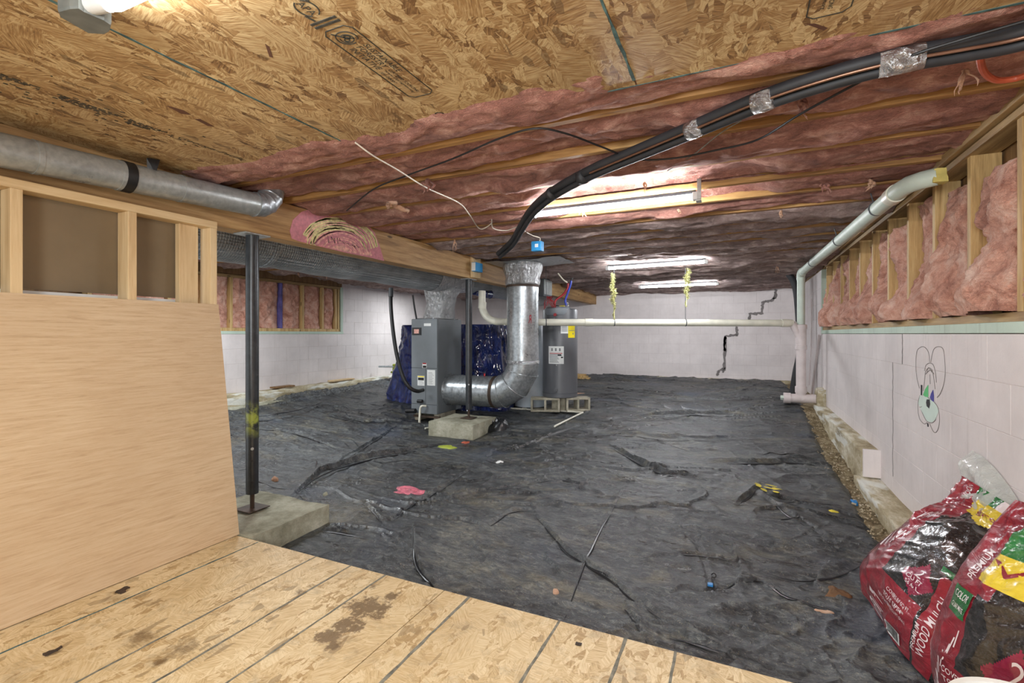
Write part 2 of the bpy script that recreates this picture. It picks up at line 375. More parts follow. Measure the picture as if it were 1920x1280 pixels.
# ------------------------------------------------------------------ mesh builder
class MB:
    def __init__(s): s.v = []; s.f = []; s.mi = []
    def add(s, vs, fs, mi=0):
        o = len(s.v); s.v += [tuple(p) for p in vs]; s.f += [tuple(i+o for i in f) for f in fs]; s.mi += [mi]*len(fs); return s
    def box(s, lo, hi, mi=0, bev=0.0, M=None):
        x0, y0, z0 = lo; x1, y1, z1 = hi
        if bev <= 0:
            vs = [(x, y, z) for x in (x0, x1) for y in (y0, y1) for z in (z0, z1)]
            fs = [(0, 1, 3, 2), (4, 6, 7, 5), (0, 4, 5, 1), (2, 3, 7, 6), (0, 2, 6, 4), (1, 5, 7, 3)]
        else:
            bm = bmesh.new(); bmesh.ops.create_cube(bm, size=1)
            for q in bm.verts: q.co = Vector((x0+(q.co.x+.5)*(x1-x0), y0+(q.co.y+.5)*(y1-y0), z0+(q.co.z+.5)*(z1-z0)))
            bmesh.ops.bevel(bm, geom=list(bm.edges), offset=bev, segments=2, affect='EDGES', profile=.5)
            bm.verts.index_update(); vs = [q.co.copy() for q in bm.verts]; fs = [tuple(q.index for q in f.verts) for f in bm.faces]; bm.free()
        if M is not None: vs = [M @ Vector(q) for q in vs]
        return s.add(vs, fs, mi)
    def grid(s, P, mi=None, close_u=False):
        # P: array (n, m, 3)
        n, m = P.shape[:2]; o = len(s.v)
        s.v += [tuple(q) for q in P.reshape(-1, 3).tolist()]
        for i in range(n if close_u else n-1):
            i2 = (i+1) % n
            for j in range(m-1):
                s.f.append((o+i*m+j, o+i2*m+j, o+i2*m+j+1, o+i*m+j+1)); s.mi.append(0 if mi is None else int(mi[i][j]))
        return s
    def tube(s, pts, r, seg=12, cap=True, mi=0, smooth=0, squash=None):
        pts = [Vector(p) for p in pts]
        rr = r if hasattr(r, '__len__') else [r]*len(pts)
        if smooth:
            pts, rr = catmull(pts, list(rr), smooth)
        n = len(pts); o = len(s.v); up = None
        for i, p in enumerate(pts):
            t = (pts[min(i+1, n-1)]-pts[max(i-1, 0)])
            if t.length < 1e-9: t = Vector((0, 0, 1))
            t.normalize()
            if up is None:
                up = Vector((0, 0, 1)) if abs(t.z) < .9 else Vector((1, 0, 0))
            up = (up-t*up.dot(t)).normalized(); sd = t.cross(up)
            for k_ in range(seg):
                a = 2*PI*k_/seg; q = p+(up*math.cos(a)+sd*math.sin(a))*rr[i]; s.v.append(tuple(q))
        for i in range(n-1):
            for k_ in range(seg):
                k2 = (k_+1) % seg
                s.f.append((o+i*seg+k_, o+i*seg+k2, o+(i+1)*seg+k2, o+(i+1)*seg+k_)); s.mi.append(mi)
        if cap:
            s.f.append(tuple(o+k_ for k_ in range(seg))[::-1]); s.mi.append(mi)
            s.f.append(tuple(o+(n-1)*seg+k_ for k_ in range(seg))); s.mi.append(mi)
        return s
    def lathe(s, prof, c=(0, 0, 0), seg=32, mi=0, cap=True):
        o = len(s.v); n = len(prof)
        for (r, z) in prof:
            for k_ in range(seg):
                a = 2*PI*k_/seg; s.v.append((c[0]+r*math.cos(a), c[1]+r*math.sin(a), c[2]+z))
        for i in range(n-1):
            for k_ in range(seg):
                k2 = (k_+1) % seg
                s.f.append((o+i*seg+k_, o+i*seg+k2, o+(i+1)*seg+k2, o+(i+1)*seg+k_)); s.mi.append(mi)
        if cap:
            s.f.append(tuple(o+k_ for k_ in range(seg))[::-1]); s.mi.append(mi)
            s.f.append(tuple(o+(n-1)*seg+k_ for k_ in range(seg))); s.mi.append(mi)
        return s
    def poly(s, pts, nrm, t=.001, mi=0):
        # thin extruded polygon
        nrm = Vector(nrm)*t; a = [Vector(p) for p in pts]; n = len(a)
        vs = [p+nrm for p in a]+a
        fs = [tuple(range(n))]+[tuple(range(2*n-1, n-1, -1))]+[(i, i+n, (i+1) % n+n, (i+1) % n) for i in range(n)]
        return s.add(vs, fs, mi)
    def ribbon(s, pts, wd, nrm, t=.001, mi=0, jit=0, rnd=None):
        pts = [Vector(p) for p in pts]; nrm = Vector(nrm).normalized(); n = len(pts); L = []; R = []
        for i, p in enumerate(pts):
            tg = (pts[min(i+1, n-1)]-pts[max(i-1, 0)]).normalized(); sd = tg.cross(nrm)
            ww = wd*(1+(random.uniform(-jit, jit) if jit else 0))/2
            L.append(p+sd*ww); R.append(p-sd*ww)
        vs = []
        for a, b in zip(L, R): vs += [a+nrm*t, b+nrm*t, a-nrm*.0005, b-nrm*.0005]
        fs = []
        for i in range(n-1):
            a = 4*i; b = a+4; fs += [(a, a+1, b+1, b), (a, b, b+2, a+2), (a+1, a+3, b+3, b+1)]
        return s.add(vs, fs, mi)
    def build(s, name, mats, parent=None, smooth=False, **tags):
        me = bpy.data.meshes.new(name)
        off = Vector(parent_loc(parent)) if parent is not None else None
        vs = s.v if off is None or off.length == 0 else [(a-off.x, b-off.y, c-off.z) for a, b, c in s.v]
        me.from_pydata(vs, [], s.f)
        if not isinstance(mats, (list, tuple)): mats = [mats]
        for m in mats: me.materials.append(m)
        if len(mats) > 1: me.polygons.foreach_set('material_index', s.mi)
        if smooth:
            me.polygons.foreach_set('use_smooth', [True]*len(me.polygons))
            if smooth != 'all': me.set_sharp_from_angle(angle=math.radians(40))
        me.update()
        o = bpy.data.objects.new(name, me); C.objects.link(o)
        if parent is not None: o.parent = parent
        for k_, v_ in tags.items(): o[k_] = v_
        return o
def parent_loc(p):
    l = Vector((0, 0, 0))
    while p is not None: l += Vector(p.location); p = p.parent
    return l
def catmull(pts, rr, sub):
    P = [pts[0]*2-pts[1]]+pts+[pts[-1]*2-pts[-2]]; out = []; ro = []
    for i in range(1, len(P)-2):
        for k_ in range(sub):
            t = k_/sub; t2 = t*t; t3 = t2*t
            out.append(.5*((2*P[i])+(-P[i-1]+P[i+1])*t+(2*P[i-1]-5*P[i]+4*P[i+1]-P[i+2])*t2+(-P[i-1]+3*P[i]-3*P[i+1]+P[i+2])*t3))
            ro.append(rr[i-1]*(1-t)+rr[i]*t)
    out.append(pts[-1]); ro.append(rr[-1]); return out, ro
def thing(name, label, cat, loc=(0, 0, 0), group=None):
    o = bpy.data.objects.new(name, None); C.objects.link(o); o.location = loc; o.empty_display_size = .1
    o['label'] = label; o['category'] = cat
    if group: o['group'] = group
    return o
def struct(name, loc=(0, 0, 0)):
    o = bpy.data.objects.new(name, None); C.objects.link(o); o.location = loc; o['kind'] = 'structure'; return o
def text_mesh(txt, size=1.0, shear=0, extr=0.0):
    cu = bpy.data.curves.new('lettering', 'FONT'); cu.body = txt; cu.size = size; cu.shear = shear; cu.resolution_u = 3
    cu.offset = .006*size
    o = bpy.data.objects.new('lettering', cu); C.objects.link(o)
    dg = bpy.context.evaluated_depsgraph_get(); me = bpy.data.meshes.new_from_object(o.evaluated_get(dg))
    vs = [tuple(v.co) for v in me.vertices]; fs = [tuple(p.vertices) for p in me.polygons]
    bpy.data.objects.remove(o); bpy.data.curves.remove(cu); bpy.data.meshes.remove(me)
    return vs, fs
def fit_text(mb, txt, mapf, x0, y0, width, height, mi=0, shear=0, sub=False):
    # lays lettering into a rectangle of a local (a,b) frame; mapf(a,b) gives the 3-D point
    vs, fs = text_mesh(txt, 1.0, shear)
    if not vs: return
    xs = [v[0] for v in vs]; ys = [v[1] for v in vs]
    sx = width/(max(xs)-min(xs)); sy = height/(max(ys)-min(ys)); mx, my = min(xs), min(ys)
    mb.add([mapf(x0+(v[0]-mx)*sx, y0+(v[1]-my)*sy) for v in vs], fs, mi)

# ================================================================== SETTING
XR, XL, YB = .984, -6.2, 10.5
ZC = .91            # underside of the joists
ZP = -1.16          # platform top
BH = .2032
_bc = {}
def block_mesh(L, H, face, mat):
    key = (round(L, 3), round(H, 3), face)
    if key not in _bc:
        bm = bmesh.new(); bmesh.ops.create_cube(bm, size=1)
        a, h = (L-.0025)/2, (H-.0025)/2
        for q in bm.verts:
            if face in ('R', 'L'): q.co = Vector((q.co.x*.03, q.co.y*2*a, q.co.z*2*h))
            else: q.co = Vector((q.co.x*2*a, q.co.y*.03, q.co.z*2*h))
        out = {'R': Vector((-1, 0, 0)), 'L': Vector((1, 0, 0)), 'B': Vector((0, -1, 0))}[face]
        f = [f_ for f_ in bm.faces if f_.normal.dot(out) > .9]
        bmesh.ops.bevel(bm, geom=list(f[0].edges), offset=.0014, segments=1, affect='EDGES')
        me = bpy.data.meshes.new('block'); bm.to_mesh(me); bm.free(); me.materials.append(mat); _bc[key] = me
    return _bc[key]
def lay_blocks(parent, face, fixed, a0, a1, rows, phase):
    # rows: list of (ztop, zbot, index)
    Lb = .4064
    for zt, zb, k_ in rows:
        p = phase+(Lb/2 if k_ % 2 else 0)
        n0 = math.floor((a0-p)/Lb)
        s = p+n0*Lb
        while s < a1-.03:
            lo, hi = max(s, a0), min(s+Lb, a1); s += Lb
            if hi-lo < .04: continue
            me = block_mesh(hi-lo, zt-zb, face, MT['block'])
            o = bpy.data.objects.new('block', me); C.objects.link(o); o.parent = parent
            m, z = (lo+hi)/2, (zt+zb)/2; jo = random.uniform(-.0003, .0003)
            o.location = {'R': (fixed+.015+jo, m, z), 'L': (fixed-.015+jo, m, z), 'B': (m, fixed+.015+jo, z)}[face]
def rows(top, n, start=0):
    return [(top-BH*i, top-BH*(i+1), i+start) for i in range(n)]
def rough_box(mb, lo, hi, step=.05, amp=.015, seed=0.0, freq=6):
    bm = bmesh.new(); bmesh.ops.create_cube(bm, size=1)
    L = [hi[i]-lo[i] for i in range(3)]
    for q in bm.verts: q.co = Vector([lo[i]+(q.co[i]+.5)*L[i] for i in range(3)])
    for ax in range(3):
        nseg = max(1, int(L[ax]/step))
        for i in range(1, nseg):
            p = [0, 0, 0]; p[ax] = lo[ax]+L[ax]*i/nseg; nn = [0, 0, 0]; nn[ax] = 1
            bmesh.ops.bisect_plane(bm, geom=bm.verts[:]+bm.edges[:]+bm.faces[:], plane_co=p, plane_no=nn)
    bm.normal_update()
    co = np.array([q.co for q in bm.verts]); no = np.array([q.normal for q in bm.verts])
    rx_ = co[:, 0]*.62+co[:, 1]*.55-co[:, 2]*.56; ry_ = co[:, 0]*-.4+co[:, 1]*.8+co[:, 2]*.45; rz_ = co[:, 0]*.67-co[:, 1]*.1+co[:, 2]*.72
    d = fbm(rx_*freq+seed, ry_*freq, rz_*freq, 4)*amp*1.6
    bm.verts.index_update()
    mb.add((co+no*d[:, None]).tolist(), [tuple(q.index for q in f.verts) for f in bm.faces]); bm.free(); return mb

# ---- right wall
WR = struct('wall_right')
MB().box((XR+.0022, 1.2, -1.35), (XR+.2, 7.55, .0)).box((XR+.0022, 7.55, -1.35), (XR+.2, YB+.2, .91)).box((XR+.0022, -2.6, -1.35), (XR+.2, 1.2, .0)).build('mortar_bed', MT['mortar'], WR)
lay_blocks(WR, 'R', XR, 1.0, 7.55, rows(0.0, 6), 4.03)
lay_blocks(WR, 'R', XR, 7.55, YB, [(BH*i+BH, BH*i, i) for i in range(4)]+[(.905, 4*BH, 4)]+rows(0, 5, 1), 4.03)
MB().box((XR-.006, -2.6, .003), (XR+.03, 7.55, .049), bev=.003).box((XR-.004, 7.50, .049), (XR+.14, 7.552, .905), bev=.003).build('sill_trim', MT['mint'], WR)
MB().box((XR+.008, -2.6, .049), (XR+.14, 7.5, .088), bev=.003).build('bottom_plate', MT['plate'], WR)
MB().box((XR-.002, -2.6, .848), (XR+.12, YB, .880), bev=.003).build('top_plate', MT['plate'], WR)
MB().box((XR-.03, -2.6, .886), (XR+.12, YB, .93), bev=.004).build('top_plate', MT['plate'], WR)
MB().box((XR+.135, -2.6, .0), (XR+.16, 7.55, .93)).build('sheathing_board', MT['sheath'], WR)
SY = [2.57+.465*i for i in range(-10, 11)]
for i, y in enumerate(SY):
    lean = random.uniform(-.008, .008)
    MB().box((XR+.012, y-.02, .088), (XR+.125, y+.02, .848), bev=.002).build('stud', MT['stud'], WR)
# drooping batts between the wall studs
def wall_batt(y0, y1, seed, droop):
    nz, ny = 100, 40
    zz = np.linspace(.09, .84-droop*.10, nz)[:, None]*np.ones((1, ny)); v = np.linspace(0, 1, ny)[None, :]*np.ones((nz, 1))
    yy = y0+(y1-y0)*v; t = (zz-.09)/.75
    edge = np.clip(np.sin(PI*np.clip(v, 0, 1)), 0, 1)**.45
    topf = 1-np.exp(-np.clip((1-t)*.75-droop*.0, 0, 1)/.06)
    bulge = .065+.07*np.exp(-((t-.12)/.18)**2)*(.5+droop)+.03*np.sin(t*5+seed)
    n1 = fbm(yy*5+seed*3, zz*3.4, seed, 4); n2 = ridged(yy*7+n1*1.2, zz*5+seed*5, seed, 3)
    n3 = fbm(yy*26, zz*26, seed, 3)
    d = edge*(bulge*np.clip(topf, .2, 1)+n1*.10+n2*.05)+n3*.014
    yo = fbm(yy*4+9, zz*4, seed+3, 3)*.03*edge
    xx = np.minimum(XR+.105-d, XR+.12)
    zo = zz+fbm(yy*6+3, zz*6, seed+9, 3)*.03*edge
    P = np.stack([np.maximum(xx, XR-.10), yy+yo, np.clip(zo, .088, .845)], -1)
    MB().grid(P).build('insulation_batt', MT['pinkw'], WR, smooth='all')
for i in range(len(SY)-1):
    wall_batt(SY[i]+.018, SY[i+1]-.018, i*1.7, [.9, .2, .5, .8, .3, 1.0, .4, .6][i % 8] if i != 10 else 1.3)
wall_batt(SY[-1]+.018, 7.50, 55.2, .5)
MB().add([(0,0,0)],[]) # (placeholder keeps builder order stable)
# vertical crack, scuffs and stub of painted block
cr = [(XR-.001, 4.25+random.uniform(-.006, .006), -.2-.035*i) for i in range(24)]
MB().ribbon(cr, .0035, (-1, 0, 0), .0015, jit=.6).ribbon([(XR-.001, 4.03+random.uniform(-.004, .004), -.02*i) for i in range(11)], .007, (-1, 0, 0), .0015, jit=.6).build('hairline_crack', MT['crack'], WR)
# child's drawing on the blocks
def wp(a, b): return onX(1660+a/6.4, 620+b/6.4, XR-.0012)
def curve(pts, sub=5):
    q, _ = catmull([Vector(p) for p in pts], [1]*len(pts), sub); return q
dr = MB()
for ln in ([(410, 690), (378, 560), (366, 400), (378, 250), (410, 205), (455, 190), (500, 225), (525, 290), (532, 380)],
           [(545, 380), (565, 270), (590, 210), (640, 190), (690, 215), (710, 320), (718, 500), (700, 640), (660, 750), (620, 800)],
           [(470, 480), (490, 410), (535, 388), (575, 410), (600, 500), (612, 620)],
           [(455, 720), (470, 600), (480, 500), (505, 455), (530, 445), (560, 470), (580, 560), (598, 700)],
           [(480, 520), (540, 470), (585, 520)], [(500, 500), (520, 440), (560, 500)], [(535, 520), (538, 640)],
           [(415, 775), (395, 850), (392, 960), (410, 1050), (440, 1095), (475, 1118), (500, 1098)],
           [(430, 950), (460, 1020), (500, 1085), (560, 1102), (600, 1070), (605, 1040)],
           [(510, 800), (580, 850), (630, 920), (650, 1040), (640, 1150), (610, 1215), (575, 1205), (530, 1110)],
           [(410, 915), (430, 915), (440, 905)]):
    dr.ribbon(curve([wp(*p) for p in ln]), .0035, (-1, 0, 0), .0008)
dr.build('pencil_drawing', MT['pencil'], WR)
for nm, mt, pl in (('crayon_patch', 'dgreen', [(515, 650), (480, 700), (455, 770), (480, 790), (514, 795)]), ('crayon_patch', 'dpurple', [(575, 708), (552, 750), (537, 800), (560, 835), (582, 850), (583, 780)]),
                   ('crayon_patch', 'ink', [(500, 822), (535, 822), (540, 880), (528, 932), (500, 905), (492, 860)]), ('crayon_patch', 'ink', [(428, 648), (444, 650), (440, 772), (428, 770)]),
                   ('crayon_patch', 'ink', [(503, 1105), (517, 1108), (520, 1150), (508, 1150)])):
    MB().poly([wp(*p) for p in pl][::-1], (-1, 0, 0), .0016).build(nm, MT[mt], WR)
MB().poly([wp(*p) for p in [(415, 775), (395, 870), (430, 950), (500, 1085), (560, 1100), (605, 1060), (640, 960), (620, 900), (580, 855), (510, 800)]][::-1], (-1, 0, 0), .0005).build('crayon_patch', MT['dmint'], WR)
# footing steps along the right wall
rough_box(MB(), (.865, 4.60, -1.34), (1.0, 7.35, -.905), .024, .009, 1, 2.6).build('footing', MT['footing'], WR, smooth='all')
rough_box(MB(), (.825, 1.9, -1.40), (1.0, 4.64, -1.12), .024, .009, 5, 2.6).build('footing', MT['footing'], WR, smooth='all')
MB().box((.872, 4.575, -1.11), (XR+.003, 4.60, -.895), bev=.004).build('painted_block_end', MT['block'], WR)

# ---- back wall
WB = struct('wall_back')
MB().box((XL-.2, YB+.0022, -1.2), (XR+.2, YB+.2, .95)).build('mortar_bed', MT['mortar'], WB)
lay_blocks(WB, 'B', YB, XL, XR, [(.905, BH*4, 4)]+[(BH*i+BH, BH*i, i) for i in range(4)]+rows(0, 5, 1), .1)
def bp(a, b): return onY(1100+a/4.364, 520+b/4.364, YB-.002)
def jag(pl, n=9, amp=.010):
    out = []
    for (p, q) in zip(pl[:-1], pl[1:]):
        for i in range(n):
            t = i/n; r_ = p.lerp(q, t); out.append(r_+Vector((random.uniform(-amp, amp), 0, random.uniform(-amp, amp))))
    return out+[pl[-1]]
cw = MB()
for pl in ([(1548, 100), (1545, 152), (1520, 185), (1440, 200), (1436, 293), (1335, 297), (1330, 345)], [(1228, 400), (1232, 470), (1132, 482), (1128, 742), (1080, 765), (1068, 805)], [(1132, 482), (1126, 600)], [(1130, 742), (1112, 778)]):
    cw.ribbon(jag([bp(*p) for p in pl]), .046, (0, -1, 0), .004, jit=.35)
cw.build('caulked_crack', MT['crack'], WB)
rough_box(MB(), (-1.9, YB-.10, -1.05), (XR, YB+.02, -.885), .06, .02, 9).build('footing', MT['footing'], WB, smooth='all')

# ---- left wall
WL = struct('wall_left')
YW = 6.33
MB().box((XL-.2, 1.0, -1.35), (XL-.0022, YB+.2, .0)).box((XL-.2, YW, -.01), (XL-.0022, YB+.2, .93)).build('mortar_bed', MT['mortar'], WL)
lay_blocks(WL, 'L', XL, 2.4, YB, rows(0, 5), 5.0)
lay_blocks(WL, 'L', XL, YW, YB, [(.905, BH*4, 4)]+[(BH*i+BH, BH*i, i) for i in range(4)], 5.0)
MB().box((XL-.04, 1.5, .0), (XL+.006, YW+.03, .04), bev=.003).box((XL-.12, YW-.03, .04), (XL+.006, YW+.02, .80), bev=.003).build('sill_trim', MT['mint'], WL)
MB().box((XL-.14, 1.5, .04), (XL-.012, YW-.03, .085), bev=.003).build('bottom_plate', MT['stud'], WL)
MB().box((XL-.14, 1.5, .765), (XL-.005, YW, .805), bev=.003).build('top_plate', MT['plate'], WL)
MB().box((XL-.14, 1.5, .81), (XL-.0, YW, .93), bev=.003).build('rim_board', MT['sheath'], WL)
MB().box((XL-.17, 1.5, -.05), (XL-.15, YW+.05, .93)).build('sheathing_board', MT['sheath'], WL)
LY = [2.75, 3.14, 3.54, 3.94, 4.33, 4.73, 5.12, 5.52, 5.92, 6.21, 6.27]
MT['bluestud'] = plain('blue_chalked_stud', (92, 84, 140), .8, vary=.25)
for y in LY:
    o = MB().box((XL-.13, y-.019, .085), (XL-.012, y+.019, .765), bev=.002).build('stud', MT['bluestud'] if y == 5.12 else MT['stud'], WL)
    if y == 5.12: o['label'] = 'blue chalked stud'
for i in range(len(LY)-2):
    y0, y1 = LY[i]+.017, LY[i+1]-.017; nz, ny = 60, 22
    zz = np.linspace(.087, .763, nz)[:, None]*np.ones((1, ny)); v = np.linspace(0, 1, ny)[None, :]*np.ones((nz, 1)); yy = y0+(y1-y0)*v
    e = np.sin(PI*v)**.4
    d = e*(.05+fbm(yy*7, zz*5, i*3.1, 4)*.06+ridged(yy*6, zz*6, i*2.3, 3)*.03)+fbm(yy*30, zz*30, i, 2)*.008
    MB().grid(np.stack([XL-.09+d, yy, zz], -1)[:, ::-1]).build('insulation_batt', MT['pinkw'], WL, smooth='all')
rough_box(MB(), (XL-.02, 2.4, -1.35), (-6.02, 10.4, -.80), .07, .02, 3).build('footing', MT['footing'], WL, smooth='all')
rough_box(MB(), (XL-.02, 2.4, -1.35), (-5.93, 10.4, -.95), .07, .015, 8).build('footing', MT['pad'], WL, smooth='all')

# ---- ceiling
CE = struct('ceiling')
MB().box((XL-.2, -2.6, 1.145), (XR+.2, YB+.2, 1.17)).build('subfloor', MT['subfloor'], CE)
JY = [1.99+.406*i for i in range(-11, 22)]
for i, y in enumerate(JY):
    if y > YB-.05: continue
    if y < 1.5: MB().box((-2.9, y-.019, ZC), (XR+.1, y+.019, 1.145)).build('joist', MT['joist'], CE); continue
    if abs(y-3.208) < .05: y += .05
    MB().box((XL-.1, y-.019, ZC), (XR+.1, y+.019, 1.145), bev=.002).build('joist', MT['joist'], CE)
# glass-fibre batts in the joist bays, sagging below them towards the far end
for i in range(len(JY)-1):
    y0, y1 = JY[i]+.019, JY[i+1]-.019
    if y1 < 1.6: continue
    ym = (y0+y1)/2; nx, ny = 300, 22
    far = float(sstep(5.0, 6.6, ym))
    if y0 < 1.78 and y0 < 1.7: y0 = 1.60
    if i and far > 0: y0 -= .02*far; y1 += .02*far
    if ym > YB-.3: y1 = YB-.02
    if y1 > YB-.02: y1 = YB-.02
    X = np.linspace(XL-.05, XR-.01, nx)[:, None]*np.ones((1, ny)); v = np.linspace(0, 1, ny)[None, :]*np.ones((nx, 1)); Y = y0+(y1-y0)*v
    e = np.clip(np.sin(PI*v), 0, 1)**.5
    rr = random.Random(i*7+1); base = .935+rr.uniform(-.004, .022)-.022*far
    sag = .032+.008*far+.02*fbm(X*.9+i*5, i*3.3, 0, 2)
    n1 = fbm(X*2.6+i*9, Y*6, i, 4); n2 = ridged(X*3+n1, Y*8+i, i*2, 3)
    z = base-e*(sag+n1*.042+n2*.03)-fbm(X*24, Y*24, i, 3)*.006
    # a torn, empty stretch shows the dark subfloor
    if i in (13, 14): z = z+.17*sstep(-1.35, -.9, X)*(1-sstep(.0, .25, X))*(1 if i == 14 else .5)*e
    if far > 0: z = z-far*.02*ridged(X*2.2+i, v*2.5, i, 3)
    # tuck up above the girder, lamp and duct boot
    z = np.where(np.abs(X+2.93) < .10, np.maximum(z, .915), z)
    z = np.where(Y > YB-.35, z-.03*sstep(YB-.35, YB, Y), z)
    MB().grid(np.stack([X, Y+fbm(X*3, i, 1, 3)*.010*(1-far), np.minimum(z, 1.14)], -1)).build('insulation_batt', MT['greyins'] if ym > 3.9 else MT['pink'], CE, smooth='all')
# ragged tufts hanging from the batts
def tuft(px, py, ln, r, z0=.875, mt='tuft', seed=0):
    p = onZ(px, py, z0); rg = random.Random(seed+px); m = MB()
    for q in range(3):
        pts = [p+Vector((rg.uniform(-r, r)*.5, rg.uniform(-r, r)*.5, .03))]
        for k_ in range(6): pts.append(pts[-1]+Vector((rg.uniform(-r, r), rg.uniform(-r, r), -ln/5*rg.uniform(.5, 1.1))))
        rs = [r*.55*f*rg.uniform(.5, 1.3) for f in (.5, 1, .9, .8, .55, .4, .1)]
        m.tube(pts, rs, 7, smooth=2)
    m.build('insulation_tuft', MT[mt], CE, smooth='all')
for a in [(1503, 195, .10, .016, .88, 'pink'), (1803, 140, .09, .011, .88, 'tuft'), (800, 345, .09, .022, .88, 'pink'), (735, 385, .07, .04, .88, 'tuft'), (852, 455, .12, .010, .86, 'tuft'),
          (1545, 352, .07, .02, .88, 'pink'), (1092, 398, .06, .010, .88, 'tuft'), (1271, 400, .03, .014, .88, 'tuft'), (1458, 500, .13, .010, .86, 'tuft'), (1465, 402, .05, .012, .87, 'tuft'),
          (1632, 345, .06, .02, .88, 'tuft'), (1210, 350, .07, .008, .87, 'tuft'), (560, 515, .06, .01, .84, 'tuft'), (612, 520, .06, .008, .84, 'tuft')]:
    tuft(*a)
# OSB boards screwed to the joists over the work area
pan = [(-2.855, -1.682), (-1.676, -.339), (-.333, XR-.035)]
for a, b in pan:
    for y0, y1 in ((-2.6, -.66), (-.655, 1.78)):
        MB().box((a, y0, .898), (b, y1, .9095), bev=.001).build('osb_panel', MT['osb_ceiling'], CE)
for x in (-1.679, -.336):
    m = MB(); m.ribbon([(x+random.uniform(-.002, .002), -.6+.06*i, .8978) for i in range(40)], .009, (0, 0, -1), .0012, jit=.5); m.build('painted_panel_edge', MT['teal'], CE)
m = MB().ribbon([(-2.8+.05*i, 1.779, .8978) for i in range(75)], .007, (0, 0, -1), .0012, jit=.5); m.build('painted_panel_edge', MT['teal'], CE)
cp = lambda a, b: (b, a, .8968)          # ceiling print frame: a runs along +Y, b along +X
def pring(mb, cx, cy, rx, ry, wd, n=36, a0=0, a1=2*PI):
    mb.ribbon([cp(cx+rx*math.cos(a0+(a1-a0)*i/n), cy+ry*math.sin(a0+(a1-a0)*i/n)) for i in range(n+1)], wd, (0, 0, -1), .0008)
def panel_stamp(A, B):
    m = MB(); w_, h_ = .44, .105
    c_ = .018
    P = [(A+c_, B), (A+w_-c_, B), (A+w_, B+c_), (A+w_, B+h_-c_), (A+w_-c_, B+h_), (A+c_, B+h_), (A, B+h_-c_), (A, B+c_), (A+c_, B)]
    m.ribbon([cp(*p) for p in P], .0035, (0, 0, -1), .0008)
    fit_text(m, 'SUSTAINABLE', cp, A+.098, B+.070, .172, .021, shear=.2)
    fit_text(m, 'FORESTRY', cp, A+.098, B+.043, .134, .021, shear=.2)
    fit_text(m, 'INITIATIVE', cp, A+.098, B+.016, .134, .021, shear=.2)
    fit_text(m, 'CERTIFIED SOURCING', cp, A+.245, B+.048, .165, .012, shear=.2)
    fit_text(m, 'www.sfiprogram.org', cp, A+.245, B+.030, .160, .013, shear=.2)
    fit_text(m, 'SFI-00007', cp, A+.245, B+.012, .085, .011, shear=.2)
    cx, cy = A+.050, B+.052
    pring(m, cx, cy, .030, .034, .0035, a0=.9, a1=6.6); pring(m, cx+.003, cy-.002, .019, .022, .003, a0=-2.2, a1=3.4)
    pring(m, cx-.003, cy+.004, .008, .010, .004); pring(m, cx+.008, cy-.006, .007, .008, .004)
    m.ribbon([cp(cx-.034, cy-.030), cp(cx-.01, cy-.01), cp(cx+.012, cy+.02)], .004, (0, 0, -1), .0008)
    # bars and oval panel mark before the box
    for d in (0, .016): m.ribbon([cp(A-.040+d, B+.002), cp(A-.040+d, B+.098)], .009, (0, 0, -1), .0008)
    ox, oy = A-.098, B+.050
    pring(m, ox, oy, .034, .030, .004, a0=.35, a1=2.8); pring(m, ox, oy, .034, .030, .004, a0=3.5, a1=5.9)
    fit_text(m, 'APA', cp, ox-.028, oy-.012, .056, .024)
    m.ribbon([cp(ox-.05, oy+.022), cp(ox-.02, oy+.03)], .006, (0, 0, -1), .0008); m.ribbon([cp(ox+.02, oy-.03), cp(ox+.05, oy-.022)], .006, (0, 0, -1), .0008)
    m.build('panel_stamp', MT['stamp'], CE)
panel_stamp(1.070, -1.130); panel_stamp(1.175, .172)
m = MB(); fit_text(m, 'Geor', cp, 1.650, -1.128, .125, .040, shear=.15); m.build('panel_lettering', MT['stamp'], CE)
m = MB(); fit_text(m, 'Georgia-Pacific', cp, 1.36, -2.335, .33, .035, shear=.25)
for y0, y1 in ((.62, .86), (.92, 1.12), (1.15, 1.31)):
    for r_ in range(5):
        y = y0+random.uniform(0, .02)
        while y < y1-.02*r_:
            l_ = random.uniform(.01, .035); m.ribbon([cp(y, -2.31-.011*r_), cp(y+l_, -2.31-.011*r_)], random.uniform(.003, .006), (0, 0, -1), .0008); y += l_+random.uniform(.003, .01)
for q in range(70):
    y, x = random.uniform(.5, 1.5), random.gauss(-2.36, .10); l_ = random.uniform(.004, .018)
    m.ribbon([cp(y, x), cp(y+l_, x+random.uniform(-.003, .003))], random.uniform(.003, .007), (0, 0, -1), .0008)
m.build('panel_lettering', MT['stamp'], CE)
MT['flake'] = plain('dark_bark_flake', (98, 66, 50), .7, vary=.1)
for pl in ([(312, 198), (322, 200), (345, 207), (358, 215), (340, 213)], [(365, 223), (375, 223), (402, 237), (390, 236)], [(1512, 45), (1528, 44), (1552, 52), (1545, 57)], [(497, 82), (505, 88), (512, 108), (505, 106)]):
    MB().poly([onZ(a, b, .8976) for a, b in pl], (0, 0, -1), .0008).build('bark_flake', MT['flake'], CE)

